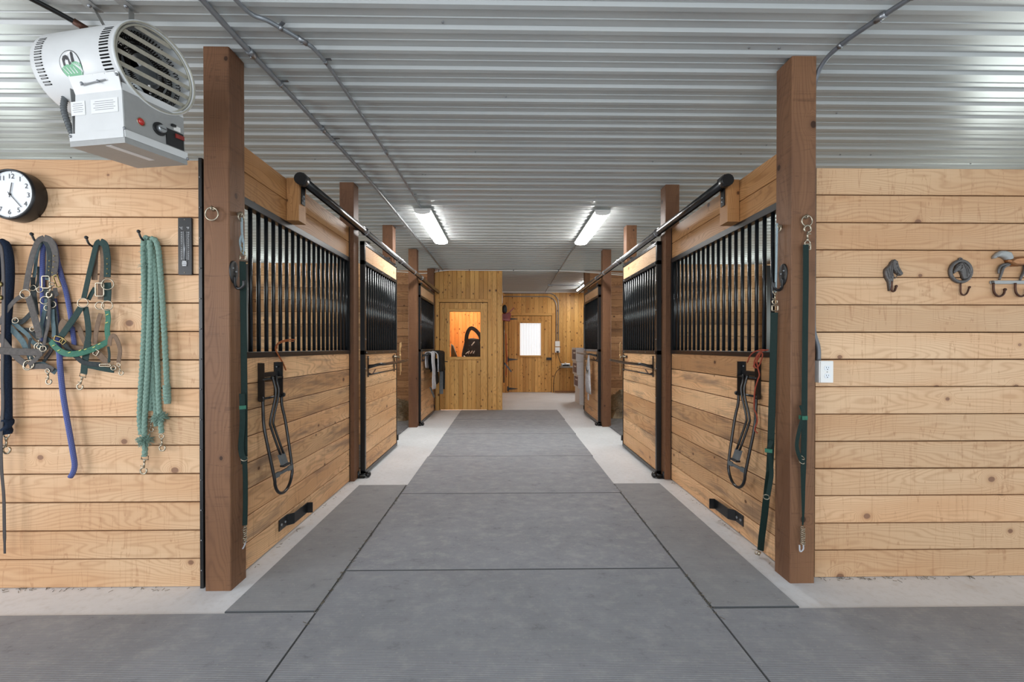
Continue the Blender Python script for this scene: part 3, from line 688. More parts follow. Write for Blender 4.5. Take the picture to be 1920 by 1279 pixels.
# ------------------------------------------------------------------ conduits and cables
def run(name, pts, r, mat, label, straps=(), cat='conduit', couplings=(), n=6, sm='galv'):
    P = smooth(pts, n); t = thing(name, label, cat, tuple(P[0]), None)
    mb = MB(); mb.mat(mat).tube(P, r, 10); mb.build('pipe', None, t)
    def at(f): i = min(len(P)-2, int(f*(len(P)-1))); return P[i], (P[i+1]-P[i]).normalized()
    for f in couplings:
        c, d = at(f); mb = MB(); mb.mat(sm).cyl(c-d*.025, c+d*.025, r*1.3, 12); mb.cyl(c+Vector((0, 0, -r*1.2)), c+Vector((0, 0, -r*1.9)), .004, 6); mb.build('coupling', None, t)
    for f in straps:
        c, d = at(f); W = d.cross(Vector(Z3)).normalized(); mb = MB(); mb.mat(sm).cyl(c-d*.009, c+d*.009, r*1.22, 12)
        mb.obox(c+W*r*2+Vector((0, 0, r)), W, d, Z3, r*2.4, .018, .003); mb.build('clamp', None, t)
    return t
zc = HC-.032
run('metal_conduit', [(-1.40, .8, zc), (-1.395, 2.03, zc), (-1.35, 2.95, zc), (-1.30, 4.5, zc), (-1.30, 8.84, zc)], .0155, 'conduit', 'thick grey metal conduit running the length of the ceiling on the left', (.18, .45, .62, .8, .92), couplings=(.36, .55))
run('metal_conduit', [(-1.32, .9, zc), (-1.26, 1.6, zc), (-1.235, 2.02, zc), (-1.16, 2.11, zc), (-1.06, 2.24, zc), (-1.02, 2.33, zc), (-1.0, 2.6, zc), (-.975, 3.7, zc), (-.965, 4.89, zc)], .011, 'conduit', 'thin grey conduit curving over to the left ceiling light', (.42, .7, .97), couplings=(.52, .86))
run('metal_conduit', [(1.1, 6.39, zc), (1.1, 7.5, zc), (1.13, 9.5, zc), (1.15, 12.3, zc)], .011, 'conduit', 'thin grey conduit running back from the right ceiling light', (.2, .5, .8))
t = run('metal_conduit', [(1.14, 10.9, zc-.0), (1.5, 10.95, zc), (2.04, 11.0, zc)], .011, 'conduit', 'short cross conduit feeding the small far light')
mb = MB(); mb.mat('galv').box(1.09, 1.2, 10.85, 10.95, HC-.07, HC-.016, .004); mb.build('junction_box', None, t)
xo = XR+.138+.016
run('metal_conduit', [(2.25, .9, zc), (1.93, 1.72, zc), (1.83, 2.0, zc), (1.775, 2.2, zc-.002), (1.752, 2.32, zc-.03), (xo, 2.38, 2.80), (xo, 2.385, 2.6), (xo, 2.385, 2.2), (xo, 2.383, 1.6), (xo, 2.378, 1.42), (xo+.026, 2.378, 1.32), (xo+.028, 2.377, 1.245)], .0125, 'dark_conduit', 'dark grey conduit bending down the right front post to the outlet', (.3,), couplings=(.2, .14))
run('power_cable', [(-2.30, 1.75, HC-.03), (-2.2, 1.95, HC-.03), (-2.14, 2.08, HC-.03), (-2.08, 2.16, HC-.05), (-2.02, 2.17, HC-.1), (-1.97, 2.12, 2.78), (-1.93, 1.98, 2.70)], .012, 'black', 'thick black cable curving from the ceiling into the heater', (), 'cable', couplings=(.45,), sm='rust')
for dz, lb, ya in ((0, 'upper white cable sagging along the ceiling above the tack room wall', 8.85), (1, 'lower white cable sagging along the ceiling above the tack room wall', 8.80)):
    z = HC-.03-(.012 if dz else 0)
    pts = [(-3.2, ya, z), (-2.2, ya, z-.03*dz), (-1.7, ya, z-.065*dz), (-1.2, ya, z), (-.5, ya, z), (.3, ya, z), (1.1, ya, z), (1.8, ya, z-.02-.02*dz), (2.6, ya, z-.06-.03*dz), (3.4, ya, z)]
    run('white_cable', pts, .009, 'white', lb, (.3, .42, .55, .68), 'cable', sm='dark_conduit')
# wiring on the far wall
yw = FY-.025
for q, (xx, zt, lb) in enumerate(((1.475, 2.79, 'inner grey conduit bending down the far wall to the switch boxes'), (1.535, 2.885, 'outer grey conduit bending down the far wall to the switch boxes'))):
    run('metal_conduit', [(-.05, yw, zt), (xx-.45, yw, zt), (xx-.2, yw, zt-.015), (xx-.05, yw, zt-.12), (xx, yw, zt-.3), (xx, yw, 2.0), (xx, yw, 1.5)], .012, 'galv', lb, (.2, .45))
t = thing('switch_box', 'upper white electrical box on the far plank wall', 'electrical box', (1.5, FY, 1.41), 'electrical boxes on the far wall')
mb = MB(); mb.mat('white').box(1.435, 1.575, FY-.06, FY, 1.345, 1.495, .006); mb.build('box_body', None, t)
t = thing('switch_box', 'lower white electrical box on the far wall with a black cord plugged in', 'electrical box', (1.5, FY, 1.24), 'electrical boxes on the far wall')
mb = MB(); mb.mat('white').box(1.435, 1.575, FY-.06, FY, 1.165, 1.32, .006); mb.build('box_body', None, t)
mb = MB(); mb.mat('black').box(1.475, 1.54, FY-.09, FY-.06, 1.17, 1.21, .004); mb.build('plug', None, t)
run('electric_lead', [(1.51, FY-.09, 1.17), (1.53, FY-.1, 1.05), (1.58, FY-.14, .9), (1.66, FY-.25, .80), (1.70, FY-.3, .80)], .008, 'black', 'black cord hanging from the far wall box to the radio', (), 'cord')
run('electric_lead', [(1.62, FY-.05, .73), (1.5, FY-.05, .64), (1.43, FY-.04, .5), (1.40, FY-.03, .3), (1.395, FY-.03, .01)], .008, 'black', 'black cord looping from the grey counter down to the floor', (), 'cord')
# counter, radio, boxes
t = thing('counter', 'grey counter with rounded corner against the far plank wall', 'counter', (2.0, FY-.3, 0))
mb = MB(); mb.mat('counter'); pts = [(1.56, FY-.02), (1.56, FY-.36), (1.575, FY-.42), (1.61, FY-.46), (1.66, FY-.48), (3.0, FY-.48), (3.0, FY-.02)]
mb.prism(pts, (0, 0, .74), X3, Y3, Z3, 0, .04, .004); mb.build('worktop', None, t)
mb = MB(); mb.mat('black').box(2.06, 2.1, FY-.4, FY-.36, 0, .742); mb.box(2.9, 2.94, FY-.4, FY-.36, 0, .742); mb.build('leg', None, t)
t = thing('radio', 'small silver and black radio standing on the grey counter', 'radio', (1.68, FY-.3, .78))
mb = MB(); mb.mat('fan').box(1.58, 1.83, FY-.36, FY-.24, .781, .86, .02); mb.build('radio_body', None, t)
mb = MB(); mb.mat('black').box(1.62, 1.79, FY-.365, FY-.355, .785, .83, .004); mb.build('speaker_panel', None, t)
mb = MB(); mb.mat('white').ball((1.7, FY-.33, .865), .03, 10, 6, (1, 1, .7)); mb.build('dial', None, t)
# white printed boxes behind the far right post
zz = 0
for i, (h, dx, w, lb) in enumerate(((.37, .03, .42, 'bottom white box of the stack behind the far right post'), (.31, .0, .42, 'second white box from the floor in the stack, purple print on its side'),
                                    (.31, -.03, .42, 'third white box from the floor in the stack, purple print on its side'), (.32, -.05, .42, 'topmost white box of the stack behind the far right post'))):
    x0, y0 = 1.67+dx, 9.72; t = thing('feed_box', lb, 'box', (x0+.2, y0+.3, zz), 'stacked white boxes')
    mb = MB(); mb.mat('cardboard').box(x0, x0+w, y0, y0+.62, zz+.001, zz+h-.003, .004, axis=1); mb.build('carton', None, t)
    if i: mb = MB(); mb.mat('print').obox((x0-.001, y0+.3, zz+h*.5), X3, Y3, Z3, .002, .5, h*.7); mb.mat('label').obox((x0-.002, y0+.24, zz+h*.62), X3, Y3, Z3, .002, .3, .03); mb.build('printed_label', None, t)
    zz += h

# ------------------------------------------------------------------ tools by the tack room corner
t = thing('stable_fork', 'red-headed long-handled tool hanging head up at the tack room corner', 'tool', (-.03, 9.15, 1.9))
mb = MB(); mb.mat('black').cyl((-.035, 9.2, .55), (-.035, 9.2, 1.93), .014, 10); mb.build('handle', None, t)
mb = MB(); mb.mat('redplastic'); mb.prism([(-.10, 0), (.10, -.02), (.12, .15), (.07, .17), (-.04, .14), (-.08, .15)], (.0+.0, 9.2, 1.9), X3, Z3, (0, -1, 0), -.05, .05, .01); mb.obox((.11, 9.2, 2.1), (.7, 0, .7), (0, 1, 0), (-.7, 0, .7), .22, .02, .02)
for k in range(5): mb.cyl((-.03+k*.028, 9.13, 1.93), (-.02+k*.03, 9.13, 2.06), .006, 6)
mb.build('head', None, t)
mb = MB(); mb.mat('darkcoat').ball((-.02, 9.2, 2.14), .075, 14, 10, (.75, .6, 1.35)); tag(mb.build('work_glove'), 'dark rounded cap hanging above the red tool at the corner', 'glove')
t = thing('hand_scraper', 'orange-handled tool with slanting black blade hanging below the red one', 'tool', (-.03, 9.35, 1.2))
mb = MB(); mb.mat('orange').tube(smooth([(.01, 9.35, 1.62), (.02, 9.35, 1.3), (.03, 9.34, 1.1), (.02, 9.34, .85), (.015, 9.34, .7)]), .016, 8); mb.build('handle', None, t)
mb = MB(); mb.mat('black').obox((.05, 9.33, .88), (.62, 0, -.78), (0, 1, 0), (.78, 0, .62), .26, .012, .03); mb.build('blade', None, t)

# ------------------------------------------------------------------ tack hanging behind the tack room window
mb = MB(); mb.mat('darkcoat'); y0 = 9.9
P = smooth([on(a, b, 1, y0) for a, b in ((874, 640), (876, 626), (882, 616), (890, 618), (899, 628), (903, 640))], 6)
mb.strap(P, .09, .03); tag(mb.build('girth_strap'), 'black curved strap arching behind the tack room door window', 'strap')
t = thing('saddle_bag', 'dark tack bag with pale lettering seen through the tack room window', 'bag', tuple(on(885, 660, 1, 9.95)))
mb = MB(); mb.mat('darkcoat'); mb.prism([tuple(on(a, b, 1, 9.95))[::2] for a, b in ((872, 637), (884, 634), (899, 636), (902, 655), (903, 684), (866, 684), (866, 664), (869, 650))], (0, 9.95, 0), X3, Z3, (0, -1, 0), -.03, .06, .03); mb.build('bag_body', None, t)
mb = MB(); mb.mat('fly_sheet')
for a, b, c_, d in ((873, 664, 878, 660), (878, 664, 880, 658), (882, 663, 886, 658), (887, 663, 890, 658), (870, 667, 874, 672), (884, 648, 890, 641)):
    mb.tube([on(a, b, 1, 9.88), on(c_, d, 1, 9.88)], .012, 6)
mb.build('pale_lettering', None, t)
mb = MB(); mb.mat('greytrim'); mb.prism([tuple(on(a, b, 1, 9.6))[::2] for a, b in ((846, 645), (850, 648), (857, 668), (858, 684), (846, 684))], (0, 9.6, 0), X3, Z3, (0, -1, 0), -.04, .04, .02)
tag(mb.build('folded_pad'), 'grey folded pad at the lower left of the tack room window', 'pad')
mb = MB(); mb.mat('grey_enamel').box(-.36, -.345, 9.5, 10.6, 0, 2.3, axis=2); tag(mb.build('locker_side'), 'tall pale grey board standing behind the right side of the tack room window', 'board')

# ------------------------------------------------------------------ blanket bars, and cloths hanging on them
def blanket_bar(xf, sg, y0, y1, label, z=1.14, out=.135):
    N = -sg; t = thing('blanket_bar', label, 'blanket bar', (xf, y0, z), 'black blanket bars on the doors')
    a = xf+N*.006
    P = smooth([(a, y0, z-.03), (a+N*out*.75, y0+.02, z), (a+N*out, y0+.12, z), (a+N*out, (y0+y1)/2, z), (a+N*out, y1+.02, z+.01)], 8)
    mb = MB(); mb.mat('black_steel').tube(P, .015, 12); mb.build('bar', None, t)
    mb = MB(); mb.mat('black_steel').cyl((a+N*.012, y0-.01, z-.105), (a+N*.012, y1-.1, z-.105), .0075, 8); mb.build('lower_rail', None, t)
    for yy in (y0, y1-.12):
        mb = MB(); mb.mat('black_steel').box(*sorted((xf+N*.001, xf+N*.007)), yy-.014, yy+.014, z-.13, z+.09); mb.cyl((a, yy, z-.01), (a+N*out, yy+(.1 if yy == y0 else 0), z), .008)
        mb.mat('galv'); mb.ball((xf+N*.008, yy, z+.07), .006, 6, 4); mb.ball((xf+N*.008, yy, z-.11), .006, 6, 4); mb.build('bracket', None, t)
    mb = MB(); mb.mat('rust').tube(smooth([(a, y0+.02, z-.09), (a+N*.02, y0+.06, z-.1), (a+N*.03, y0+.14, z-.06)]), .006, 6); mb.build('hook', None, t)
    return t
blanket_bar(-1.432, -1, 4.44, 5.60, 'empty black bar across the near left sliding door')
blanket_bar(1.54, 1, 4.40, 5.62, 'empty black bar across the near right sliding door')
blanket_bar(-1.432, -1, 7.30, 8.40, 'black bar across the far left door, under hanging tack', z=1.2)
blanket_bar(1.565, 1, 7.22, 8.40, 'black bar across the far right door, above a grey cloth', z=1.2)
# tan twine loops by the latches
for x, y, z, lb in ((-1.40, 5.65, 1.21, 'tan loop of baling twine on the latch of the near left door'), (1.515, 5.58, 1.21, 'tan loop of baling twine on the latch of the near right door')):
    mb = MB(); mb.mat('tantwine'); P = smooth([(x, y, z), (x+.004, y+.02, z+.13), (x, y+.01, z+.16), (x-.004, y-.005, z+.08), (x, y, z-.05), (x+.002, y+.015, z-.22), (x, y+.01, z-.26)], 6)
    mb.tube(P, .006, 6); mb.tube([p+Vector((.008, .012, .01)) for p in P[4:-6]], .005, 6); mb.ball((x, y, z), .016, 8, 6)
    tag(mb.build('twine_loop'), lb, 'twine')
def fold(mb, x, z, y0, y1, front, back, bulge, th=.012, seed=0, N=1, edge=None):
    """cloth folded over a bar running along Y"""
    K = 22; J = 14; prof = []
    for i in range(K+1):
        f = i/K
        if f < .4: q = f/.4; prof.append((-bulge*.8, z-back*(1-q)))
        elif f < .6: q = (f-.4)/.2; an = pi*(1-q); prof.append((cos(an)*bulge*.9, z+sin(an)*bulge*.55))
        else: q = (f-.6)/.4; prof.append((bulge*.9+.01*q, z-front*q))
    n = len(mb.v)
    for side in (0, 1):
        for j in range(J+1):
            y = y0+(y1-y0)*j/J
            for i, (dx, zz) in enumerate(prof):
                w = noise.noise(Vector((y*9, zz*4, seed)))*.022*min(1, abs(zz-z)*6+.15); low = .04*noise.noise(Vector((y*6, seed+3, 0))) if i in (0, K) else 0
                an = (dx, zz-z+.1); l = sqrt(an[0]**2+an[1]**2)+1e-6
                mb.v.append(Vector((x+N*(dx+w+side*th*(1 if dx > 0 else -1)*.7), y, zz+low+(side*th*.5 if .38 < i/K < .62 else 0))))
    S = (J+1)*(K+1)
    for s_ in (0, 1):
        for j in range(J):
            for i in range(K):
                a = n+s_*S+j*(K+1)+i; mb.face([a, a+1, a+K+2, a+K+1], None, True)
    bd = [(j*(K+1), (j+1)*(K+1)) for j in range(J)]+[(j*(K+1)+K, (j+1)*(K+1)+K) for j in range(J)]+[(i, i+1) for i in range(K)]+[(J*(K+1)+i, J*(K+1)+i+1) for i in range(K)]
    for a, b in bd: mb.face([n+a, n+b, n+S+b, n+S+a])
    return mb
t = thing('leg_wrap', 'pale grey cloth hanging from the far left door bar nearest its near edge', 'cloth', (-1.33, 7.5, 1.2))
mb = MB(); mb.mat('fly_sheet'); fold(mb, -1.335, 1.205, 7.36, 7.68, .62, .25, .06, seed=1); mb.build('cloth', None, t)
mb = MB(); mb.mat('greytrim').obox((-1.30, 7.55, .52), (.35, .1, -.93), (0, 1, 0), (.93, 0, .35), .2, .09, .012); mb.build('strap', None, t)
t = thing('travel_boot', 'black padded horse boots with pale piping hanging on the far left door', 'horse boots', (-1.27, 8.0, 1.2))
mb = MB(); mb.mat('black_cloth'); fold(mb, -1.295, 1.20, 7.72, 8.38, .32, .28, .085, .03, seed=4); mb.build('padding', None, t)
mb = MB(); mb.mat('black_cloth'); fold(mb, -1.335, 1.08, 7.76, 8.2, .44, .2, .03, .02, seed=8); mb.build('inner_boot', None, t)
mb = MB(); mb.mat('fly_sheet')
for yy, r_ in ((7.715, .085), (7.93, .09), (8.385, .09)):
    mb.tube(smooth([(-1.315+r_*1.1, yy, .9), (-1.315+r_*1.08, yy, 1.1), (-1.315+r_*.9, yy, 1.2), (-1.315, yy, 1.245), (-1.315-r_*.8, yy, 1.2)]), .009, 6)
mb.tube([(-1.225, 7.72, .885), (-1.225, 8.38, .87)], .01, 6); mb.build('piping', None, t)
mb = MB(); mb.mat('greytrim'); mb.strap(smooth([(-1.24, 8.2, .95), (-1.235, 8.2, .8), (-1.24, 8.21, .6), (-1.235, 8.2, .42)]), .07, .008, (.3, -.95, 0)); mb.mat('black_cloth').strap(smooth([(-1.2, 8.3, .95), (-1.2, 8.3, .7), (-1.205, 8.3, .5)]), .04, .006, (.3, -.95, 0)); mb.build('strap', None, t)
t = thing('fly_mask', 'pale grey cloth bag hanging on the far right sliding door', 'cloth', (1.45, 7.5, 1.15))
mb = MB(); mb.mat('fly_sheet')
outl = [(1098-1098, 0)]
K = [(.0, 0, .02), (.05, -.10, .05), (.12, -.2, .07), (.2, -.35, .09), (.26, -.5, .095), (.3, -.62, .07), (.3, -.68, .03)]
rings = []
for (w, dz, d) in K:
    c = Vector((1.49, 7.55, 1.18+dz)); hw = .05+w*.55
    rings.append(mb.add([c+Vector((-d*.55*(.4+.6*abs(sin(a)))*(1+.25*noise.noise(Vector((a*2, dz*8, 3)))) if sin(a) > 0 else 0.01*sin(a), hw*cos(a), 0)) for a in [2*pi*k/20 for k in range(20)]]))
for a, b in zip(rings, rings[1:]):
    for k in range(20): mb.face([a+k, a+(k+1) % 20, b+(k+1) % 20, b+k], None, True)
mb.face([rings[-1]+k for k in range(20)]); mb.face([rings[0]+k for k in range(20)]); mb.build('cloth', None, t)
mb = MB(); mb.mat('fly_sheet').obox((1.465, 7.5, .44), X3, Y3, Z3, .008, .1, .11); mb.build('hanging_tag', None, t)
mb = MB(); mb.mat('black_cloth').strap(smooth([(1.455, 7.68, 1.05), (1.44, 7.6, .98), (1.435, 7.45, .88), (1.44, 7.38, .92)]), .03, .004, (-1, 0, 0)); mb.mat('nickel').ring((1.43, 7.42, .88), (-1, 0, 0), .02, .004); mb.build('strap', None, t)

# ------------------------------------------------------------------ folding saddle racks
def saddle_rack(xf, sg, ya, yb, label):
    """plates at ya (near) and yb (far) on the aisle face xf"""
    N = -sg; t = thing('saddle_rack', label, 'saddle rack', (xf, (ya+yb)/2, 1.2), 'folded black saddle racks'); yc = (ya+yb)/2
    for yy in (ya, yb):
        mb = MB(); mb.mat('black_steel').box(*sorted((xf+N*.001, xf+N*.006)), yy-.02, yy+.02, .985, 1.222); mb.box(*sorted((xf+N*.001, xf+N*.04)), yy-(.022 if yy == ya else -.016), yy-(.016 if yy == ya else -.022), .985, 1.222)
        mb.mat('galv').ball((xf+N*.007, yy, 1.19), .007, 8, 5); mb.build('mounting_plate', None, t)
    mb = MB(); mb.mat('black_steel').cyl((xf+N*.03, ya-.03, 1.12), (xf+N*.03, yb+.03, 1.12), .009, 10); mb.box(*sorted((xf+N*.004, xf+N*.01)), ya, yb, 1.13, 1.16); mb.build('top_rod', None, t)
    mb = MB(); mb.mat('black_steel').cyl((xf+N*.03, ya-.03, 1.0), (xf+N*.03, yb+.03, 1.0), .007, 10); mb.cyl((xf+N*.03, ya-.045, 1.0), (xf+N*.03, ya-.025, 1.0), .016, 12); mb.cyl((xf+N*.03, yb+.045, 1.0), (xf+N*.03, yb+.025, 1.0), .016, 12); mb.build('pivot_rod', None, t)
    # outer U of tube
    hw = (yb-ya)/2+.02; o = lambda d, dy, z: (xf+N*d, yc+dy, z)
    arc = [o(.10, -hw*.98*cos(a)+.0, .50-.115*sin(a)) for a in [pi*k/12 for k in range(13)]]
    P = [o(.03, -hw, 1.0), o(.032, -hw, .93), o(.05, -hw*1.18, .82), o(.085, -hw*1.05, .60)] + arc + [o(.085, hw*1.05, .60), o(.05, hw*1.1, .82), o(.032, hw, .93), o(.03, hw, 1.0)]
    mb = MB(); mb.mat('black_steel').tube(smooth(P, 3), .0095, 10); mb.build('outer_frame', None, t)
    mb = MB(); mb.mat('greytrim').obox(o(.10, 0, .52), (0, 1, 0), (0, 0, 1), (1, 0, 0), hw*2, .018, .008); mb.obox(o(.10, -hw*.75, .52), Y3, Z3, X3, .05, .03, .014); mb.obox(o(.10, hw*.75, .52), Y3, Z3, X3, .05, .03, .014); mb.build('cross_strap', None, t)
    for d in (-.018, .018):
        mb = MB(); mb.mat('black_steel').tube(smooth([o(.04, d*1.4, 1.135), o(.05, d, 1.09), o(.06, d+.0, 1.02), o(.045, d-.035, .86), o(.05, d-.03, .80), o(.09, d+.0, .63)], 4), .0075, 8); mb.build('inner_frame', None, t)
    mb = MB(); mb.mat('greytrim').obox(o(.095, 0, .60), Y3, (N*.3, 0, -.95), (.95, 0, N*.3), .07, .07, .012); mb.mat('black').obox(o(.11, 0, .563), Y3, X3, Z3, .075, .03, .012); mb.build('foot_plate', None, t)
    return t
saddle_rack(PL, -1, 2.665, 2.845, 'folded black saddle rack on the left boards below the bars')
saddle_rack(PR, 1, 2.735, 2.905, 'folded black saddle rack on the right boards, red twine tangled round it')
# red twine on the right rack; orange twine on the left bars
def onX(pts, X): return [on(a, b, 0, X) for a, b in pts]
mb = MB(); mb.mat('redtwine')
for pts, X in ((((1440, 656), (1430, 658), (1421, 664), (1414, 680), (1418, 690), (1424, 684), (1430, 665), (1425, 662), (1419, 672), (1421, 690), (1424, 703), (1420, 715), (1415, 735), (1414, 765), (1418, 776), (1420, 790), (1415, 805), (1420, 812)), PR-.075),
               (((1438, 657), (1428, 656), (1414, 660), (1406, 668), (1401, 680)), PR-.05), (((1427, 660), (1422, 672), (1413, 686), (1416, 690)), PR-.07)):
    mb.tube(smooth(onX(pts, X), 5), .0042, 6)
mb.mat('tantwine').tube(smooth(onX(((1420, 812), (1428, 808), (1429, 830), (1431, 850)), PR-.03), 4), .003, 5)
tag(mb.build('red_twine'), 'red baling twine looped over the bars above the right saddle rack', 'twine')
mb = MB(); mb.mat('twine'); mb.tube(smooth(onX(((553, 637), (540, 637), (525, 641), (518, 648), (517, 656), (522, 666), (530, 680), (536, 694)), PL+.014), 5), .0045, 6)
mb.tube(smooth(onX(((550, 640), (536, 640), (521, 646), (519, 654)), PL+.02), 5), .0035, 6); tag(mb.build('orange_twine'), 'orange twine tied over the bars above the left saddle rack', 'twine')

# low black stall guard brackets
for xf, sg, ya, lb in ((PL, -1, 2.875, 'black bent steel bracket screwed low on the left boards'), (PR, 1, 2.905, 'black bent steel bracket screwed low on the right boards')):
    N = -sg; t = thing('steel_bracket', lb, 'bracket', (xf, ya, .12), 'low bent steel brackets'); a = xf+N*.005
    mb = MB(); mb.mat('black_steel'); W = .078
    P = [(a, ya, .115), (a, ya+.10, .115), (a+N*.035, ya+.135, .115), (a+N*.035, ya+.33, .115), (a+N*.075, ya+.335, .115)]
    mb.strap([Vector(p) for p in P], W, .006, (N, 0, 0)); mb.build('flat_bar', None, t)
    for k in (.02, .07):
        mb = MB(); mb.mat('galv').cyl((a, ya+k, .115), (a+N*.012, ya+k, .115), .009, 6); mb.build('bolt', None, t)

# ------------------------------------------------------------------ wall hardware and tack on the left wall
WY, WR = 2.355, 2.395
def wl(pts, off): return [on(a, b, 1, WY-off) for a, b in pts]
def coat_hook(x, y, label, L=.05):
    mb = MB(); mb.mat('black'); p = on(x, y, 1, WY)
    mb.cyl(p, p+Vector((0, -.006, 0)), .015, 12); mb.tube(smooth([p, p+Vector((0, -.03, -.012)), p+Vector((0, -L, .0)), p+Vector((-.002, -L-.012, .028))], 5), .005, 8); mb.ball(p+Vector((-.002, -L-.012, .03)), .009, 10, 6)
    return tag(mb.build('coat_hook'), label, 'hook', 'black hooks on the left wall')
coat_hook(13, 462, 'black hook under the navy rope at the left picture edge')
coat_hook(84, 455, 'black hook under the grey halters and blue rope'); coat_hook(187, 462, 'black hook holding the dark green halter', .06); coat_hook(279, 450, 'black hook holding the green twisted ropes')
def snap(mb, P, D=(0, 0, -1), s=.05, mat='nickel', N=(0, -1, 0), flat=True):
    """bolt snap: square eye, swivel, shank and open hook; total length about 1.6 s"""
    P, D, N = Vector(P), Vector(D).normalized(), Vector(N); S = D.cross(N).normalized(); mb.mat(mat)
    if flat: mb.tube([P+S*s*.3, P+S*s*.3+D*s*.3, P-S*s*.3+D*s*.3, P-S*s*.3], s*.055, 6, closed=True)
    else: mb.ring(P+D*s*.15, N, s*.22, s*.055)
    q = P+D*s*.3; mb.cyl(q, q+D*s*.25, s*.1, 8); mb.cyl(q+D*s*.2, q+D*s*.75, s*.07, 8)
    c = q+D*s*1.0
    mb.tube([c+(-D*cos(a)+S*sin(a))*s*.28 for a in [2*pi*k/16 for k in range(15)]], s*.075, 8); mb.cyl(q+D*s*.6-S*s*.05, q+D*s*.6+S*s*.3, s*.045, 6)
def sq(mb, c, w, h, r, mat='nickel', up=(0, 0, 1), N=(0, -1, 0)):
    c, up, N = Vector(c), Vector(up).normalized(), Vector(N); S = up.cross(N); mb.mat(mat)
    e = .25; pts = []
    for sx, sy in ((1, 1), (-1, 1), (-1, -1), (1, -1)):
        a = c+S*w/2*sx+up*h/2*sy
        pts += ([a-up*h*e*sy*.6, a-(S*sx*w+up*sy*h)*.03, a-S*w*e*sx*.6] if sx*sy > 0 else [a-S*w*e*sx*.6, a-(S*sx*w+up*sy*h)*.03, a-up*h*e*sy*.6])
    mb.tube(pts, r, 6, closed=True)
K_ = .0029     # metres of wall seen per photograph pixel
def straps(t, lst):
    for name, mat, wpx, off, pts in lst:
        o2 = off if isinstance(off, (list, tuple)) else [off]*len(pts)
        mb = MB(); mb.mat(mat).strap(smooth([on(a, b, 1, WY-q) for (a, b), q in zip(pts, o2)], 6), wpx*K_, .0035); mb.build(name, None, t)
def rings(t, lst, name='ring', mat='nickel'):
    for x, y, rp, off in lst:
        mb = MB(); mb.mat(mat).ring(on(x, y, 1, WY-off), (.15, -1, .1), rp*K_, .0028, 20, 6); mb.build(name, None, t)
def holes(t, pts, off, mat='brass'):
    mb = MB()
    for x, y in pts: mb.mat(mat).ring(on(x, y, 1, WY-off), (0, -1, 0), .0028, .0012, 10, 5)
    mb.build('eyelets', None, t)
# grey halter (nearest the wall: teal one behind it)
t = thing('teal_halter', 'blue-grey webbing halter hanging behind the grey one left of centre hook', 'halter', tuple(on(84, 455, 1, WY)), 'halters on the left wall')
straps(t, [('crown_strap', 'tealweb', 7, .030, ((79, 452), (72, 466), (68, 485), (66, 505), (64, 520))), ('crown_strap', 'tealweb', 9, .034, ((84, 450), (90, 462), (92, 485), (91, 505), (89, 525))),
 ('cheek_strap', 'darkweb', 6, .024, ((73, 500), (72, 525), (66, 548), (68, 570), (70, 590))), ('cheek_strap', 'darkweb', 9, .022, ((62, 520), (62, 548), (66, 575), (56, 590), (40, 604), (30, 600))),
 ('cheek_strap', 'tealweb', 8, .028, ((86, 545), (87, 565), (82, 590), (78, 612), (84, 630), (94, 640))), ('nose_strap', 'tealweb', 11, .030, ((7, 607), (12, 606), (20, 616), (32, 628), (42, 640), (48, 652), (56, 668), (62, 684))),
 ('nose_strap', 'tealweb', 8, .026, ((8, 608), (20, 602), (38, 616), (52, 628), (60, 640), (72, 648), (90, 652))), ('throat_strap', 'darkweb', 7, .020, ((44, 618), (56, 620), (70, 634), (84, 640), (96, 636))),
 ('throat_strap', 'darkweb', 6, .038, ((91, 560), (90, 590), (86, 615), (83, 640), (80, 655))), ('chin_strap', 'tealweb', 11, .034, ((62, 686), (78, 684), (92, 690), (105, 698))),
 ('chin_strap', 'darkweb', 6, .030, ((98, 655), (92, 665), (84, 676), (78, 684))), ('hanging_strap', 'tealweb', 8, .042, ((98, 580), (99, 600), (101, 618), (101, 632))), ('hanging_strap', 'darkweb', 9, .036, ((98, 545), (98, 565), (103, 590), (105, 610), (106, 632)))])
rings(t, [(62, 540, 5, .034), (75, 543, 5, .036), (29, 601, 5, .033), (93, 596, 4, .04), (61, 617, 4, .036), (98, 571, 6, .044), (89, 577, 5, .045), (73, 650, 7, .046), (61, 671, 4, .036)])
t = thing('grey_halter', 'worn grey-brown halter hanging in front, with wide ridged nose strap', 'halter', tuple(on(84, 455, 1, WY)), 'halters on the left wall')
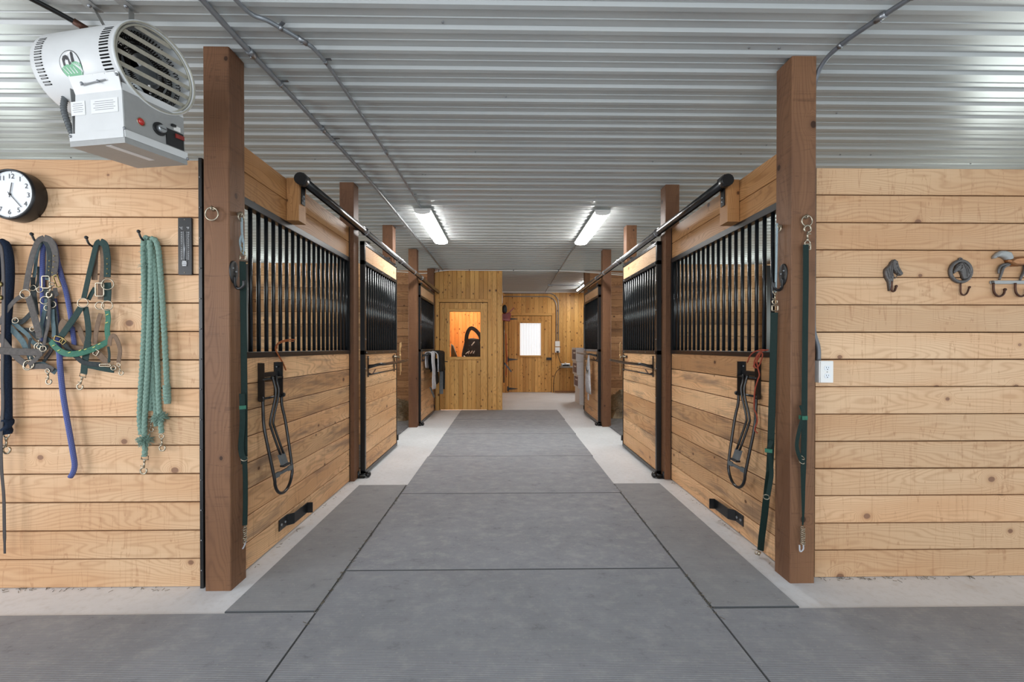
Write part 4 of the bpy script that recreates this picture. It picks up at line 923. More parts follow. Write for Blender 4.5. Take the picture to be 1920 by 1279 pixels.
straps(t, [('crown_strap', 'greyweb', 11, [.045, .045, .05, .055, .05, .045], ((48, 545), (52, 520), (57, 495), (63, 472), (72, 452), (83, 446))), ('crown_strap', 'greyweb', 12, [.05, .055, .055, .05, .045], ((83, 446), (94, 451), (102, 468), (104, 492), (100, 518))),
 ('crown_strap', 'darkweb', 9, .048, ((84, 452), (91, 465), (93, 485), (92, 505), (90, 522))), ('cheek_strap', 'greyweb', 8, .046, ((44, 553), (30, 562), (18, 575), (8, 590), (0, 604), (-8, 612))),
 ('cheek_strap', 'greyweb', 13, [.048, .05, .052, .052], ((53, 556), (59, 575), (66, 600), (72, 622))), ('buckle_strap', 'greyweb', 12, .05, ((72, 620), (73, 628), (74, 634))), ('cheek_strap', 'darkweb', 5, .055, ((58, 634), (55, 645), (57, 660), (60, 672))),
 ('cheek_strap', 'greyweb', 6, .052, ((92, 560), (92, 585), (90, 610), (85, 632), (82, 650))), ('buckle_strap', 'darkweb', 9, .042, ((86, 540), (87, 552), (88, 560))), ('buckle_strap', 'greyweb', 8, .044, ((103, 540), (105, 550), (108, 555))),
 ('nose_strap', 'greyweb', 13, .06, ((-6, 657), (20, 659), (50, 660), (80, 661))), ('nose_strap', 'greyweb', 12, .054, ((-6, 628), (6, 640), (22, 660), (36, 674), (50, 684))), ('chin_strap', 'greyweb', 8, .056, ((54, 684), (66, 675), (76, 664), (84, 655))),
 ('chin_strap', 'leather', 6, .04, ((84, 672), (92, 662), (97, 654))), ('chin_strap', 'greyweb', 10, .05, ((56, 688), (72, 687), (88, 688), (100, 694)))])
rings(t, [(47.5, 551, 8, .048), (54, 684, 8, .058), (52, 687, 7, .055), (84, 563, 7, .05), (81, 654, 5, .06)])
mb = MB(); sq(mb, on(86, 529, 1, WY-.056), 14*K_, 22*K_, .0035); mb.build('buckle', None, t)
mb = MB(); sq(mb, on(107, 527, 1, WY-.05), 8*K_, 22*K_, .003, 'brass', up=(-.35, 0, 1)); mb.build('buckle', None, t)
mb = MB(); snap(mb, on(89, 693, 1, WY-.055), (.1, 0, -1), .05, 'nickel', flat=False); mb.build('snap_hook', None, t)
mb = MB(); snap(mb, on(73, 634, 1, WY-.058), (0, 0, -1), .036); mb.build('snap_hook', None, t)
mb = MB(); snap(mb, on(97, 530, 1, WY-.06), (-.2, 0, -1), .05); mb.build('snap_hook', None, t)
holes(t, ((101, 480), (101, 491), (100, 501), (98, 511), (92.5, 489), (92, 500), (91.5, 507)), .058)
# dark green halter
t = thing('green_halter', 'dark green halter with brown lining and green nose band, right of the blue rope', 'halter', tuple(on(187, 462, 1, WY)), 'halters on the left wall')
straps(t, [('crown_strap', 'greenweb', 10, [.05, .052, .052, .05, .046, .042], ((188, 453), (181, 458), (174, 485), (168, 510), (162, 538), (157, 560))), ('crown_strap', 'greenweb', 13, [.052, .055, .056, .055], ((188, 453), (197, 460), (201, 485), (201, 520))),
 ('lining', 'brownpad', 11, .036, ((184, 458), (179, 475), (178, 500), (177, 525))), ('lining', 'brownpad', 10, .04, ((190, 458), (193, 480), (193, 505), (190, 530))), ('buckle_strap', 'greenweb', 14, .05, ((201, 530), (202, 545), (201, 564))),
 ('buckle_strap', 'brownpad', 10, .038, ((188, 530), (189, 550), (188, 562))), ('cheek_strap', 'greenweb', 12, [.046, .05, .056, .056], ((152, 576), (142, 592), (128, 612), (114, 632))), ('cheek_strap', 'greenweb', 11, [.04, .042, .042, .046], ((160, 576), (164, 600), (166, 625), (164, 645))),
 ('throat_strap', 'greenweb', 8, .034, ((178, 540), (172, 550), (166, 562))), ('hanging_strap', 'greenweb', 13, [.044, .044, .04, .036], ((165, 640), (162, 660), (159, 680), (157, 701))), ('nose_band', 'brightgreen', 11, [.05, .06, .066, .066, .06, .052, .046], ((95, 640), (103, 650), (116, 660), (132, 664), (155, 661), (180, 652), (203, 640))),
 ('cheek_strap', 'brightgreen', 10, .048, ((201, 580), (203, 598), (201, 618), (203, 638))), ('cheek_strap', 'brownpad', 9, .036, ((189, 588), (184, 605), (180, 625), (178, 645))), ('nose_strap', 'darkweb', 9, [.05, .05, .048, .046, .044], ((118, 640), (128, 655), (142, 668), (158, 680), (188, 684))),
 ('nose_strap', 'brownpad', 9, .032, ((122, 642), (134, 650), (150, 653), (172, 652))), ('nose_strap', 'brownpad', 10, .034, ((140, 608), (148, 615), (156, 635), (168, 655))), ('lining', 'brownpad', 13, .040, ((118, 630), (116, 612), (122, 600))),
 ('chin_strap', 'greenweb', 9, .040, ((165, 686), (185, 690), (200, 693), (214, 695))), ('chin_strap', 'brownpad', 12, .046, ((178, 658), (188, 667), (203, 682))), ('chin_strap', 'brownpad', 8, .050, ((205, 648), (207, 634), (214, 630), (221, 641), (225, 658), (222, 680))), ('chin_strap', 'greenweb', 5, .052, ((203, 650), (205, 665), (204, 680)))])
rings(t, [(155.5, 568, 8.5, .052), (187, 573, 7, .046), (201, 573, 9, .056), (213, 690, 4, .05), (202, 533, 10, .062)])
mb = MB(); sq(mb, on(187, 543, 1, WY-.058), 15*K_, 24*K_, .0035); mb.build('buckle', None, t)
mb = MB(); sq(mb, on(110, 636, 1, WY-.062), 15*K_, 9*K_, .003, 'brass', up=(.3, 0, 1)); mb.build('buckle', None, t)
mb = MB(); sq(mb, on(118, 640, 1, WY-.064), 9*K_, 9*K_, .0025, 'brass', up=(.7, 0, .7)); mb.build('buckle', None, t)
mb = MB(); sq(mb, on(197, 685, 1, WY-.055), 20*K_, 4*K_, .0025); mb.build('buckle', None, t)
mb = MB(); sq(mb, on(180, 661, 1, WY-.052), 8*K_, 10*K_, .0025, up=(.5, 0, .8)); mb.build('buckle', None, t)
mb = MB(); snap(mb, on(156, 701, 1, WY-.036), (-.25, 0, -1), .055); mb.build('snap_hook', None, t)
mb = MB(); snap(mb, on(222, 682, 1, WY-.05), (.3, 0, -1), .04, flat=False); mb.build('snap_hook', None, t)
holes(t, ((201, 485), (201, 495), (201, 504), (200.5, 513)), .0585)
mb = MB(); mb.mat('yellowmark')
for x, y in ((100, 648), (110, 657), (130, 661), (150, 657), (160, 655), (176, 651), (186, 645), (201, 590), (200, 605)): mb.obox(on(x, y, 1, WY-.0685), (.9, 0, .4), Y3, (-.4, 0, .9), .014, .002, .004)
mb.build('yellow_flecks', None, t)
# ropes
def rope(name, mat, pts, off, rpx, lobes=0, twist=0, step=.012, depth=.2, seg=12, rf=None, parent=None):
    o2 = off if isinstance(off, (list, tuple)) else [off]*len(pts)
    P = resample(smooth([on(a, b, 1, WY-q) for (a, b), q in zip(pts, o2)], 8), step)
    mb = MB(); mb.mat(mat).tube(P, rpx*K_, seg, lobes=lobes, twist=twist, depth=depth, rf=rf); return mb.build(name, None, parent)
t = thing('blue_rope', 'braided blue lead rope with white flecks hanging behind the grey halters', 'rope', tuple(on(84, 455, 1, WY)))
rope('rope', 'bluerope', ((80, 640), (81, 600), (80, 540), (80, 480), (84, 452), (92, 449), (102, 460), (108, 490), (116, 520), (124, 548), (132, 590), (136, 620), (139, 645), (136, 660), (124, 665), (112, 664), (108, 655)), .016, 3.8, parent=t)
rope('rope', 'bluerope', ((101, 560), (106, 600), (108, 640), (111, 660), (113, 690), (117, 730), (123, 770), (131, 815), (137, 850), (140, 872), (137, 886), (131, 896)), [.014]*3+[.03]*3+[.04]*6, 4.2, parent=t)
t = thing('navy_rope', 'thick navy rope with snap hanging at the left picture edge', 'rope', tuple(on(13, 462, 1, WY)))
rope('rope', 'navy', ((-14, 640), (-10, 560), (-4, 480), (4, 455), (12, 462), (17, 485), (18, 520), (15, 570), (12, 620), (13, 700), (14, 790)), .035, 6.6, seg=14, parent=t)
rope('rope_end', 'navy', ((14, 786), (15, 796), (12, 806), (13, 815)), .035, 7, lobes=2, twist=120, depth=.25, parent=t)
mb = MB(); snap(mb, on(12, 812, 1, WY-.04), (0, 0, -1), .07, 'nickel', flat=False); mb.build('snap_hook', None, t)
t = thing('leather_strap', 'long thin dark leather strap hanging left of the navy rope', 'strap', tuple(on(4, 470, 1, WY)))
mb = MB(); mb.mat('leather').strap(smooth(wl(((-3, 455), (3, 470), (6, 520), (6, 600), (4, 700), (5, 760), (2, 820), (3, 880), (7, 930), (8, 980), (9, 1038)), .055), 6), 6.5*K_, .004, wf=lambda q: 1 if q < .96 else .7); mb.build('strap', None, t)
mb = MB(); mb.mat('brass')
for yy in (533, 558): mb.ball(on(0, yy, 1, WY-.06), .012, 10, 6, (1, .5, 1.2))
mb.build('stud', None, t)
# twisted green cotton lead ropes on one hook
TW = dict(lobes=3, twist=270, step=.0034, depth=.13, seg=15)
def tuft(mb, c, r, n, seed):
    rr = random.Random(seed); mb.mat('greenrope'); mb.ball(c, r*.6, 10, 8, (1, .8, .8))
    for i in range(n):
        d = Vector((rr.gauss(0, 1), rr.gauss(0, .7)-.3, rr.gauss(0, .7))).normalized(); q = c+d*r*rr.uniform(.7, 1.25)
        mb.tube([c+d*r*.3, (c+q)/2+Vector((rr.gauss(0, .002), 0, rr.gauss(0, .002))), q], .0016, 4)
def fuzz(mb, pts, n, seed):
    rr = random.Random(seed); mb.mat('greenrope')
    for i in range(n):
        x, y = rr.choice(pts); c = on(x+rr.gauss(0, 1.5), y+rr.gauss(0, 4), 1, WY-.03); d = Vector((rr.gauss(0, 1), -.6, rr.gauss(0, .6))).normalized()
        mb.tube([c, c+d*.012, c+d*.02+Vector((0, 0, -.006))], .0011, 3)
t = thing('green_rope', 'green twisted lead rope reaching lowest, with frayed tuft above its snap', 'rope', tuple(on(279, 450, 1, WY)), 'green twisted lead ropes on one hook')
rope('rope', 'greenrope', ((271, 856), (272, 836), (271, 800), (274, 740), (277, 690), (279, 640), (281, 580), (283, 520), (283, 475), (281, 450)), [.034]*3+[.036]*7, 4.2, parent=t, **TW)
rope('rope', 'greenrope', ((280, 448), (273, 446), (269, 460), (270, 520), (271, 590), (269, 650), (266, 700), (263, 750), (262, 785), (265, 815)), .026, 4.2, parent=t, **TW)
mb = MB(); tuft(mb, on(273, 826, 1, WY-.034), .036, 160, 1); fuzz(mb, ((269, 470), (268, 500), (268, 560), (277, 495)), 40, 2); mb.build('frayed_tuft', None, t)
mb = MB(); snap(mb, on(272, 855, 1, WY-.034), (-.1, 0, -1), .062); mb.build('snap_hook', None, t)
t = thing('green_rope', 'green twisted lead rope on the right with whipped end knot and silver snap', 'rope', tuple(on(283, 450, 1, WY)), 'green twisted lead ropes on one hook')
rope('rope', 'greenrope', ((303, 812), (301, 790), (298, 760), (296, 700), (294, 650), (294, 600), (293, 540), (289, 490), (283, 452)), [.03]*4+[.026]*5, 4.1, parent=t, **TW)
rope('rope', 'greenrope', ((284, 447), (291, 450), (297, 468), (301, 510), (305, 570), (309, 640), (312, 700), (314, 730)), .034, 4.3, parent=t, **TW)
mb = MB(); mb.mat('greenrope').tube(smooth([on(a, b, 1, WY-.036) for a, b in ((312, 722), (313, 735), (314, 748), (314, 757))], 4), .017, 12, rf=lambda q: 1.0 if q < .8 else .9)
for k in range(5): mb.ring(on(313, 726+k*6, 1, WY-.036), (0, .1, 1), .0165, .0035, 16, 5)
mb.build('whipped_end', None, t)
mb = MB(); tuft(mb, on(302, 782, 1, WY-.032), .032, 130, 5); tuft(mb, on(293, 786, 1, WY-.028), .026, 90, 6); mb.build('frayed_tuft', None, t)
mb = MB(); snap(mb, on(303, 815, 1, WY-.032), (.05, 0, -1), .056, flat=False); mb.build('snap_hook', None, t)
t = thing('green_rope', 'green twisted lead rope in the middle, hanging nearest the wall', 'rope', tuple(on(281, 450, 1, WY)), 'green twisted lead ropes on one hook')
rope('rope', 'greenrope', ((282, 770), (283, 740), (284, 690), (286, 640), (287, 590), (286, 530), (282, 480), (280, 452)), .014, 4.0, parent=t, **TW)
rope('rope', 'greenrope', ((279, 450), (275, 480), (276, 560), (285, 660), (288, 720), (292, 770), (293, 800)), .013, 4.0, parent=t, **TW)
mb = MB(); snap(mb, on(282, 788, 1, WY-.02), (.1, 0, -1), .04, flat=False); mb.build('snap_hook', None, t)

# clock
cc = Vector((-2.622, WY, 2.13)); fr = .135
t = thing('wall_clock', 'round black-rimmed wall clock with white face cut by the left edge', 'clock', tuple(cc))
mb = MB(); mb.mat('black')
n = 48; prof = [(fr*.99, -.002), (fr, -.02), (fr*.995, -.06), (fr*.97, -.072), (fr*.92, -.072), (fr*.905, -.062)]
rg = [mb.add([cc+Vector((r*cos(2*pi*k/n), d, r*sin(2*pi*k/n))) for k in range(n)]) for r, d in prof]
for a, b in zip(rg, rg[1:]):
    for k in range(n): mb.face([a+k, a+(k+1) % n, b+(k+1) % n, b+k], None, True)
mb.face([rg[0]+k for k in range(n)]); mb.build('rim', None, t)
mb = MB(); mb.mat('clockface'); mb.face([mb.add([cc+Vector((fr*.92*cos(2*pi*k/n), -.060, fr*.92*sin(2*pi*k/n))) for k in range(n)])+k for k in range(n)]); mb.build('face', None, t)
mb = MB(); rot = .05
for h in range(1, 13):
    an = pi/2-h*pi/6-rot; text_mesh(mb, str(h), .036, cc+Vector((cos(an)*fr*.70, -.0612, sin(an)*fr*.70)), X3, Z3, (0, -1, 0), 'ink')
mb.build('numerals', None, t)
mb = MB(); mb.mat('ink')
for h in range(12):
    an = pi/2-h*pi/6-rot; d = Vector((cos(an), 0, sin(an))); mb.obox(cc+d*fr*.87+Vector((0, -.0612, 0)), d, Vector(Y3), d.cross(Vector(Y3)), .008, .0006, .0012)
mb.build('hour_marks', None, t)
for nm, an, L, w_h in (('hour_hand', radians(80), .062, .004), ('minute_hand', radians(-49), .09, .003)):
    d = Vector((cos(an), 0, sin(an))); mb = MB(); mb.mat('ink').obox(cc+d*(L/2-.008)+Vector((0, -.064, 0)), d, Vector(Y3), d.cross(Vector(Y3)), L+.016, .001, w_h); mb.build(nm, None, t)
mb = MB(); mb.mat('ink').cyl(cc+Vector((0, -.061, 0)), cc+Vector((0, -.0665, 0)), .005, 12); mb.build('centre_pin', None, t)
# thermometer
tc = on(347, 462, 1, WY-.01)
t = thing('wall_thermometer', 'black wall thermometer strip with white scales beside the left post', 'thermometer', tuple(tc))
tw, thh = .074, .312; mb = MB(); mb.mat('dark_conduit' if 0 else 'black').prism([(-tw/2+.003, -thh/2), (tw/2-.003, -thh/2), (tw/2, -thh/2+.004), (tw/2, thh/2-.004), (tw/2-.003, thh/2), (-tw/2+.003, thh/2), (-tw/2, thh/2-.004), (-tw/2, -thh/2+.004)], (tc.x, WY, tc.z), X3, Z3, (0, -1, 0), 0, .012, .002); mb.build('backing', None, t)
f0 = Vector((tc.x, WY-.0122, tc.z)); mb = MB()
text_mesh(mb, '°C', .017, f0+Vector((-.019, 0, .098)), X3, Z3, (0, -1, 0), 'paleink'); text_mesh(mb, '°F', .017, f0+Vector((.017, 0, .098)), X3, Z3, (0, -1, 0), 'paleink')
for k in range(15): 
    text_mesh(mb, str(abs(50-k*7))[:2], .0085, f0+Vector((-.017, 0, .075-k*.0103)), X3, Z3, (0, -1, 0), 'paleink'); text_mesh(mb, str(abs(120-k*13))[:3], .0085, f0+Vector((.019, 0, .075-k*.0103)), X3, Z3, (0, -1, 0), 'paleink')
mb.mat('paleink')
for k in range(30):
    for sx in (-1, 1): mb.obox(f0+Vector((sx*.0075, -.0005, .078-k*.0051)), X3, Y3, Z3, .004 if k % 2 else .006, .0006, .0009)
mb.build('scale', None, t)
mb = MB(); mb.mat('fan').cyl(f0+Vector((0, -.002, .082)), f0+Vector((0, -.002, -.09)), .0025, 8); mb.mat('paleink')
for k in range(4): mb.obox(f0+Vector((0, -.003, -.083-k*.0075)), X3, Y3, Z3, .026-.003*abs(k-1.5), .003, .0045)
mb.mat('nickel'); mb.ball(f0+Vector((0, 0, .145)), .0035, 8, 5); mb.ball(f0+Vector((-.001, 0, -.143)), .0035, 8, 5); mb.build('glass_tube', None, t)

# tie rings, cross ties and hooks on the two front posts
def tie_ring(P, N, label, r=.027):
    P, N = Vector(P), Vector(N).normalized(); t = thing('tie_ring', label, 'ring', tuple(P), 'tie rings on the front posts')
    mb = MB(); mb.mat('nickel').cyl(P, P+N*.012, .009, 10); S = N.cross(Vector(Z3)); mb.ring(P+N*.016, S, .011, .0035, 14, 6); mb.build('eye_bolt', None, t)
    mb = MB(); mb.mat('nickel').ring(P+N*.02+Vector((0, 0, -r+.004)), N, r, .0038, 24, 8); mb.build('ring', None, t); return P+N*.02+Vector((0, 0, -2*r+.004))
tie_ring((-1.567, 2.314, 2.062), (0, -1, 0), 'empty nickel ring on the front face of the left front post', .034)
pr = tie_ring((1.662, 2.34, 2.042), (0, -1, 0), 'nickel ring on the front face of the right front post, green strap clipped to it', .029)
t = thing('cross_tie', 'dark green strap clipped to the ring on the right front post face', 'tie strap', tuple(pr), 'dark green cross ties')
yq = 2.31
mb = MB(); snap(mb, pr+Vector((0, -.004, -.105)), (0, 0, 1), .068, 'nickel', flat=False); mb.build('snap_hook', None, t)
mb = MB(); sq(mb, pr+Vector((0, -.004, -.115)), .034, .03, .0045); mb.build('buckle', None, t)
oy = lambda pts, Y: [on(a, b, 1, Y) for a, b in pts]
mb = MB(); mb.mat('tie_green').strap(smooth(oy(((1511, 459), (1511, 520), (1510, 600), (1509, 700), (1508, 800), (1507, 850), (1506, 900), (1506, 960), (1505, 985)), yq), 6), .033, .004, wf=lambda q: 1 if q < .68 else max(.3, 1-(q-.68)*2.6)); mb.build('webbing', None, t)
mb = MB(); mb.mat('tie_green').strap(smooth(oy(((1502, 760), (1506, 778), (1499, 805), (1494, 835), (1499, 856), (1506, 868)), yq-.02), 6), .022, .004); mb.mat('brightgreen').obox(on(1506, 783, 1, yq-.012), X3, Y3, Z3, .03, .03, .022); mb.build('folded_end', None, t)
mb = MB(); mb.mat('nickel').ring(on(1503, 858, 1, yq-.01), (.2, -.6, .7), .013, .003); mb.ring(on(1503, 866, 1, yq-.01), (.2, -.6, .7), .013, .003); mb.build('slide_buckle', None, t)
mb = MB(); mb.mat('nickel'); rr = random.Random(4)
for k in range(9): mb.ring(on(1505, 990+k*3.6, 1, yq-.005), (rr.gauss(0, .3), -.4, 1), .009+rr.random()*.003, .0028, 12, 5)
mb.mat('fly_sheet').tube(smooth(oy(((1506, 1020), (1506, 1030), (1500, 1034), (1499, 1022)), yq), 4), .004, 6); mb.build('chain_end', None, t)
# inner face, right
xi = XR
pr = tie_ring((xi, 2.425, 2.015), (-1, -.15, 0), 'small eye ring on the inner face of the right front post', .018)
t = thing('cross_tie', 'dark green strap hanging from pale twine at the right front post inner side', 'tie strap', tuple(pr), 'dark green cross ties')
def onv(pts, Y0, Y1): n = len(pts)-1; return [on(a, b, 1, Y0+(Y1-Y0)*k/n) for k, (a, b) in enumerate(pts)]
P1 = onv(((1457, 419), (1456, 470), (1455, 520), (1454, 548)), 2.425, 2.43)
mb = MB(); mb.mat('paletwine').tube(smooth(P1, 5), .0065, 8); mb.build('twine', None, t)
mb = MB(); snap(mb, on(1453, 545, 1, 2.425), (0, 0, -1), .05, flat=False); mb.build('snap_hook', None, t)
mb = MB(); sq(mb, on(1453, 578, 1, 2.425), .034, .03, .004); mb.build('buckle', None, t)
mb = MB(); mb.mat('tie_green').strap(smooth(onv(((1452, 586), (1451, 620), (1449, 700), (1447, 780), (1445, 840), (1443, 885)), 2.43, 2.47), 6), .036, .004, (-.5, -.8, 0))
mb.strap(smooth(onv(((1443, 885), (1438, 925), (1433, 970), (1428, 1010), (1426, 1032)), 2.47, 2.66), 6), .036, .004, (-.5, -.8, 0)); mb.build('webbing', None, t)
mb = MB(); mb.mat('tie_green').strap(smooth(onv(((1447, 826), (1442, 842), (1444, 862), (1446, 890), (1440, 930)), 2.44, 2.46), 6), .024, .004, (-.5, -.8, 0)); mb.mat('brightgreen').obox(on(1441, 845, 1, 2.43), (.8, -.5, 0), (.5, .8, 0), Z3, .04, .02, .02); mb.build('folded_end', None, t)
mb = MB(); mb.mat('nickel').ring(on(1437, 932, 1, 2.45), (-.3, -.5, .8), .016, .003); mb.cyl(on(1425, 1034, 1, 2.64), on(1421, 1041, 1, 2.64), .009, 8); mb.ring(on(1419, 1036, 1, 2.64), (0, -1, 0), .012, .003); mb.build('slide_buckle', None, t)
# inner face, left
xi = XL
pr = tie_ring((xi, 2.385, 2.06), (1, -.1, 0), 'small eye ring on the inner face of the left front post', .022)
t = thing('cross_tie', 'dark green strap hanging from pale blue twine at the left front post', 'tie strap', tuple(pr), 'dark green cross ties')
mb = MB(); mb.mat('paletwine').tube(smooth(onv(((453, 408), (453, 430), (455, 455)), 2.385, 2.385), 5), .005, 6); mb.tube(smooth(onv(((454, 440), (450, 452), (453, 470), (455, 478)), 2.385, 2.385), 5), .006, 6)
mb.tube(smooth(onv(((454, 408), (455, 440), (457, 455), (457, 478)), 2.38, 2.38), 5), .004, 6); mb.build('twine', None, t)
mb = MB(); snap(mb, on(455, 459, 1, 2.38), (.05, 0, -1), .034, 'brass', flat=False); mb.build('snap_hook', None, t)
mb = MB(); sq(mb, on(455, 483, 1, 2.38), .03, .024, .004); mb.build('buckle', None, t)
mb = MB(); mb.mat('tie_green').strap(smooth(onv(((455, 490), (456, 560), (457, 640), (458, 740), (458, 800), (458, 860), (458, 870)), 2.38, 2.38), 6), .031, .004, (.5, -.8, 0))
mb.strap(smooth(onv(((459, 866), (460, 900), (460, 950), (459, 985)), 2.38, 2.38), 6), .024, .004, (.5, -.8, 0)); mb.build('webbing', None, t)
mb = MB(); mb.mat('tie_green').strap(smooth(onv(((454, 738), (455, 790), (452, 835), (454, 853), (459, 862)), 2.355, 2.355), 6), .028, .004, (.5, -.8, 0)); mb.mat('brightgreen').obox(on(455, 764, 1, 2.352), (.8, .5, 0), (.5, -.8, 0), Z3, .034, .008, .02); mb.build('folded_end', None, t)
mb = MB(); mb.mat('nickel').ring(on(458, 860, 1, 2.36), (.4, -.5, .75), .015, .003)
for k in range(8): mb.ring(on(459, 988+k*4, 1, 2.375), (rr.gauss(0, .3), -.4, 1), .009, .0028, 12, 5)
mb.mat('fly_sheet').tube(smooth(onv(((461, 1016), (457, 1026), (455, 1029)), 2.375, 2.375), 4), .004, 6); mb.build('slide_buckle', None, t)
# black bridle hooks
def bridle_hook(X, N, y, z, label):
    """kidney-shaped black plate with a forward prong, on the inner face of a post"""
    t = thing('bridle_hook', label, 'hook', (X, y, z), 'black bridle hooks on the front posts'); N = Vector(N)
    o = [(0.035*cos(a)*(1+.15*sin(a)), .062*sin(a)) for a in [2*pi*k/24 for k in range(24)]]
    mb = MB(); mb.mat('black').prism(o, (X, y, z), (0, 1, 0), Z3, N, 0, .007, .003); mb.mat('galv').ball(Vector((X, y-.012, z+.02))+N*.007, .006, 8, 5); mb.ball(Vector((X, y+.012, z+.005))+N*.007, .006, 8, 5); mb.build('plate', None, t)
    c = Vector((X, y, z)); mb = MB(); mb.mat('black').tube(smooth([c+Vector((0, 0, -.02))+N*.006, c+Vector((0, 0, -.075))+N*.012, c+Vector((0, -.005, -.09))+N*.035, c+Vector((0, -.008, -.075))+N*.06, c+Vector((0, -.008, -.045))+N*.062], 5), .0075, 10)
    mb.build('prong', None, t)
bridle_hook(XR, (-1, 0, 0), 2.405, 1.735, 'black kidney-shaped bridle hook on the right front post inner face')
bridle_hook(XL, (1, 0, 0), 2.345, 1.73, 'black bridle hook on the left front post inner face')

# outlet
oc = on(1542, 697, 1, WR-.02)
t = thing('wall_outlet', 'white double wall outlet beside the right front post', 'outlet', tuple(oc))
mb = MB(); mb.mat('white').box(oc.x-.036, oc.x+.042, WR-.045, WR, oc.z-.06, oc.z+.062, .003); mb.build('outlet_box', None, t)
mb = MB(); mb.mat('white').prism([(-.036, -.06), (.036, -.06), (.036, .06), (-.036, .06)], (oc.x+.004, WR-.045, oc.z), X3, Z3, (0, -1, 0), 0, .005, .002); mb.build('cover_plate', None, t)
mb = MB(); f0 = Vector((oc.x+.004, WR-.0505, oc.z))
for dz in (-.022, .022):
    mb.mat('clockface').prism([(.017*cos(a), max(-.0135, min(.0135, .017*sin(a)))) for a in [2*pi*k/20 for k in range(20)]], f0+Vector((0, 0, dz)), X3, Z3, (0, -1, 0), 0, .002); mb.mat('ink')
    for dx, h in ((-.006, .008), (.006, .0065)): mb.obox(f0+Vector((dx, -.0022, dz+.003)), X3, Y3, Z3, .0018, .001, h)
    mb.cyl(f0+Vector((0, -.002, dz-.008)), f0+Vector((0, -.003, dz-.008)), .0025, 8)
mb.mat('galv').ball(f0, .003, 8, 5); mb.build('sockets', None, t)

# ------------------------------------------------------------------ horse hooks on the right wall
def zp(pts, x0=1640, y0=460, sc_=6.857, Y=WR):
    return [(on(x0+a/sc_, y0+b/sc_, 1, Y).x, on(x0+a/sc_, y0+b/sc_, 1, Y).z) for a, b in pts]
O0 = (0, WR, 0); NB = (0, -1, 0)
def relief(mb, pts, d0, d1, bev, mat): mb.mat(mat).prism(pts, O0, X3, Z3, NB, d0, d1, bev)
def w3(pts, off): return [Vector((x, WR-off, z)) for x, z in zp(pts)]
t = thing('horse_head_hook', 'cast iron horse head hook, leftmost on the right wall', 'hook', tuple(on(1672, 518, 1, WR)))
mb = MB()
relief(mb, zp(((232, 185), (246, 192), (252, 205), (266, 205), (272, 235), (287, 285), (312, 325), (336, 362), (332, 380), (312, 396), (288, 394), (270, 375), (246, 360), (222, 335), (214, 312), (205, 330), (214, 380), (222, 410), (212, 440), (207, 490), (200, 560), (166, 590), (158, 540), (152, 480), (128, 440), (110, 400), (103, 350), (110, 310), (140, 280), (168, 255), (185, 220), (205, 200), (215, 190))), 0, .02, .007, 'cast_iron')
mb.build('horse_head', None, t)
mb = MB()
for pts in (((205, 200), (200, 250), (206, 310), (225, 335)), ((120, 330), (140, 380), (150, 440)), ((150, 300), (165, 360), (180, 430)), ((190, 250), (180, 320), (192, 400)), ((222, 330), (245, 330), (268, 372)), ((255, 280), (275, 320), (290, 350)), ((265, 375), (240, 410), (212, 438))):
    mb.mat('cast_iron').tube(smooth(w3(pts, .021), 5), .0022, 6)
mb.ball(w3(((252, 250),), .02)[0], .005, 8, 6); mb.build('mane_and_bridle', None, t)
mb = MB(); mb.mat('rust').tube(smooth(w3(((182, 470), (180, 530), (180, 575), (195, 597), (218, 590), (232, 560), (240, 530)), .018), 5), .0055, 8); mb.ball(w3(((240, 532),), .018)[0], .0075, 8, 6); mb.build('hook', None, t)
t = thing('round_horse_hook', 'round cast iron hook with a horse head inside its ring', 'hook', tuple(on(1798, 510, 1, WR)))
mb = MB(); c = w3(((1083, 340),), .009)[0]; mb.mat('cast_iron').ring(c, NB, 137/6.857*.003, .0095, 40, 10); n0_ = w3(((1083, 190),), .008)[0]; mb.ring(n0_, NB, .009, .0045, 14, 6); mb.build('ring_frame', None, t)
mb = MB(); relief(mb, zp(((985, 350), (990, 330), (1010, 300), (1020, 270), (1045, 245), (1080, 225), (1100, 222), (1125, 240), (1160, 265), (1190, 310), (1205, 350), (1190, 395), (1160, 430), (1120, 445), (1105, 430), (1090, 380), (1075, 345), (1050, 335), (1020, 350), (995, 368))), .0, .018, .006, 'cast_iron')
for pts in (((1100, 235), (1130, 290), (1150, 350), (1150, 410)), ((1120, 250), (1160, 310), (1175, 370)), ((1020, 290), (1060, 262), (1085, 262)), ((1060, 320), (1085, 300), (1090, 262))): mb.tube(smooth(w3(pts, .019), 5), .0022, 6)
mb.build('horse_head', None, t)
mb = MB(); mb.mat('rust').tube(smooth(w3(((1076, 490), (1076, 560), (1078, 610), (1100, 640), (1130, 642), (1160, 615), (1178, 570), (1190, 545)), .012), 5), .0042, 8); mb.ball(w3(((1190, 543),), .012)[0], .0065, 8, 6); mb.build('hook', None, t)
t = thing('horse_hook_rack', 'copper running horse rack with hooks, cut by the right picture edge', 'hook rack', tuple(on(1880, 540, 1, WR)))
mb = MB(); relief(mb, zp(((1490, 150), (1510, 125), (1540, 95), (1580, 78), (1640, 78), (1700, 95), (1725, 140), (1735, 190), (1700, 205), (1660, 205), (1640, 185), (1610, 165), (1570, 155), (1540, 158), (1515, 175), (1492, 178))), .004, .028, .010, 'grey_enamel'); mb.build('horse_head', 'cast_iron', t)
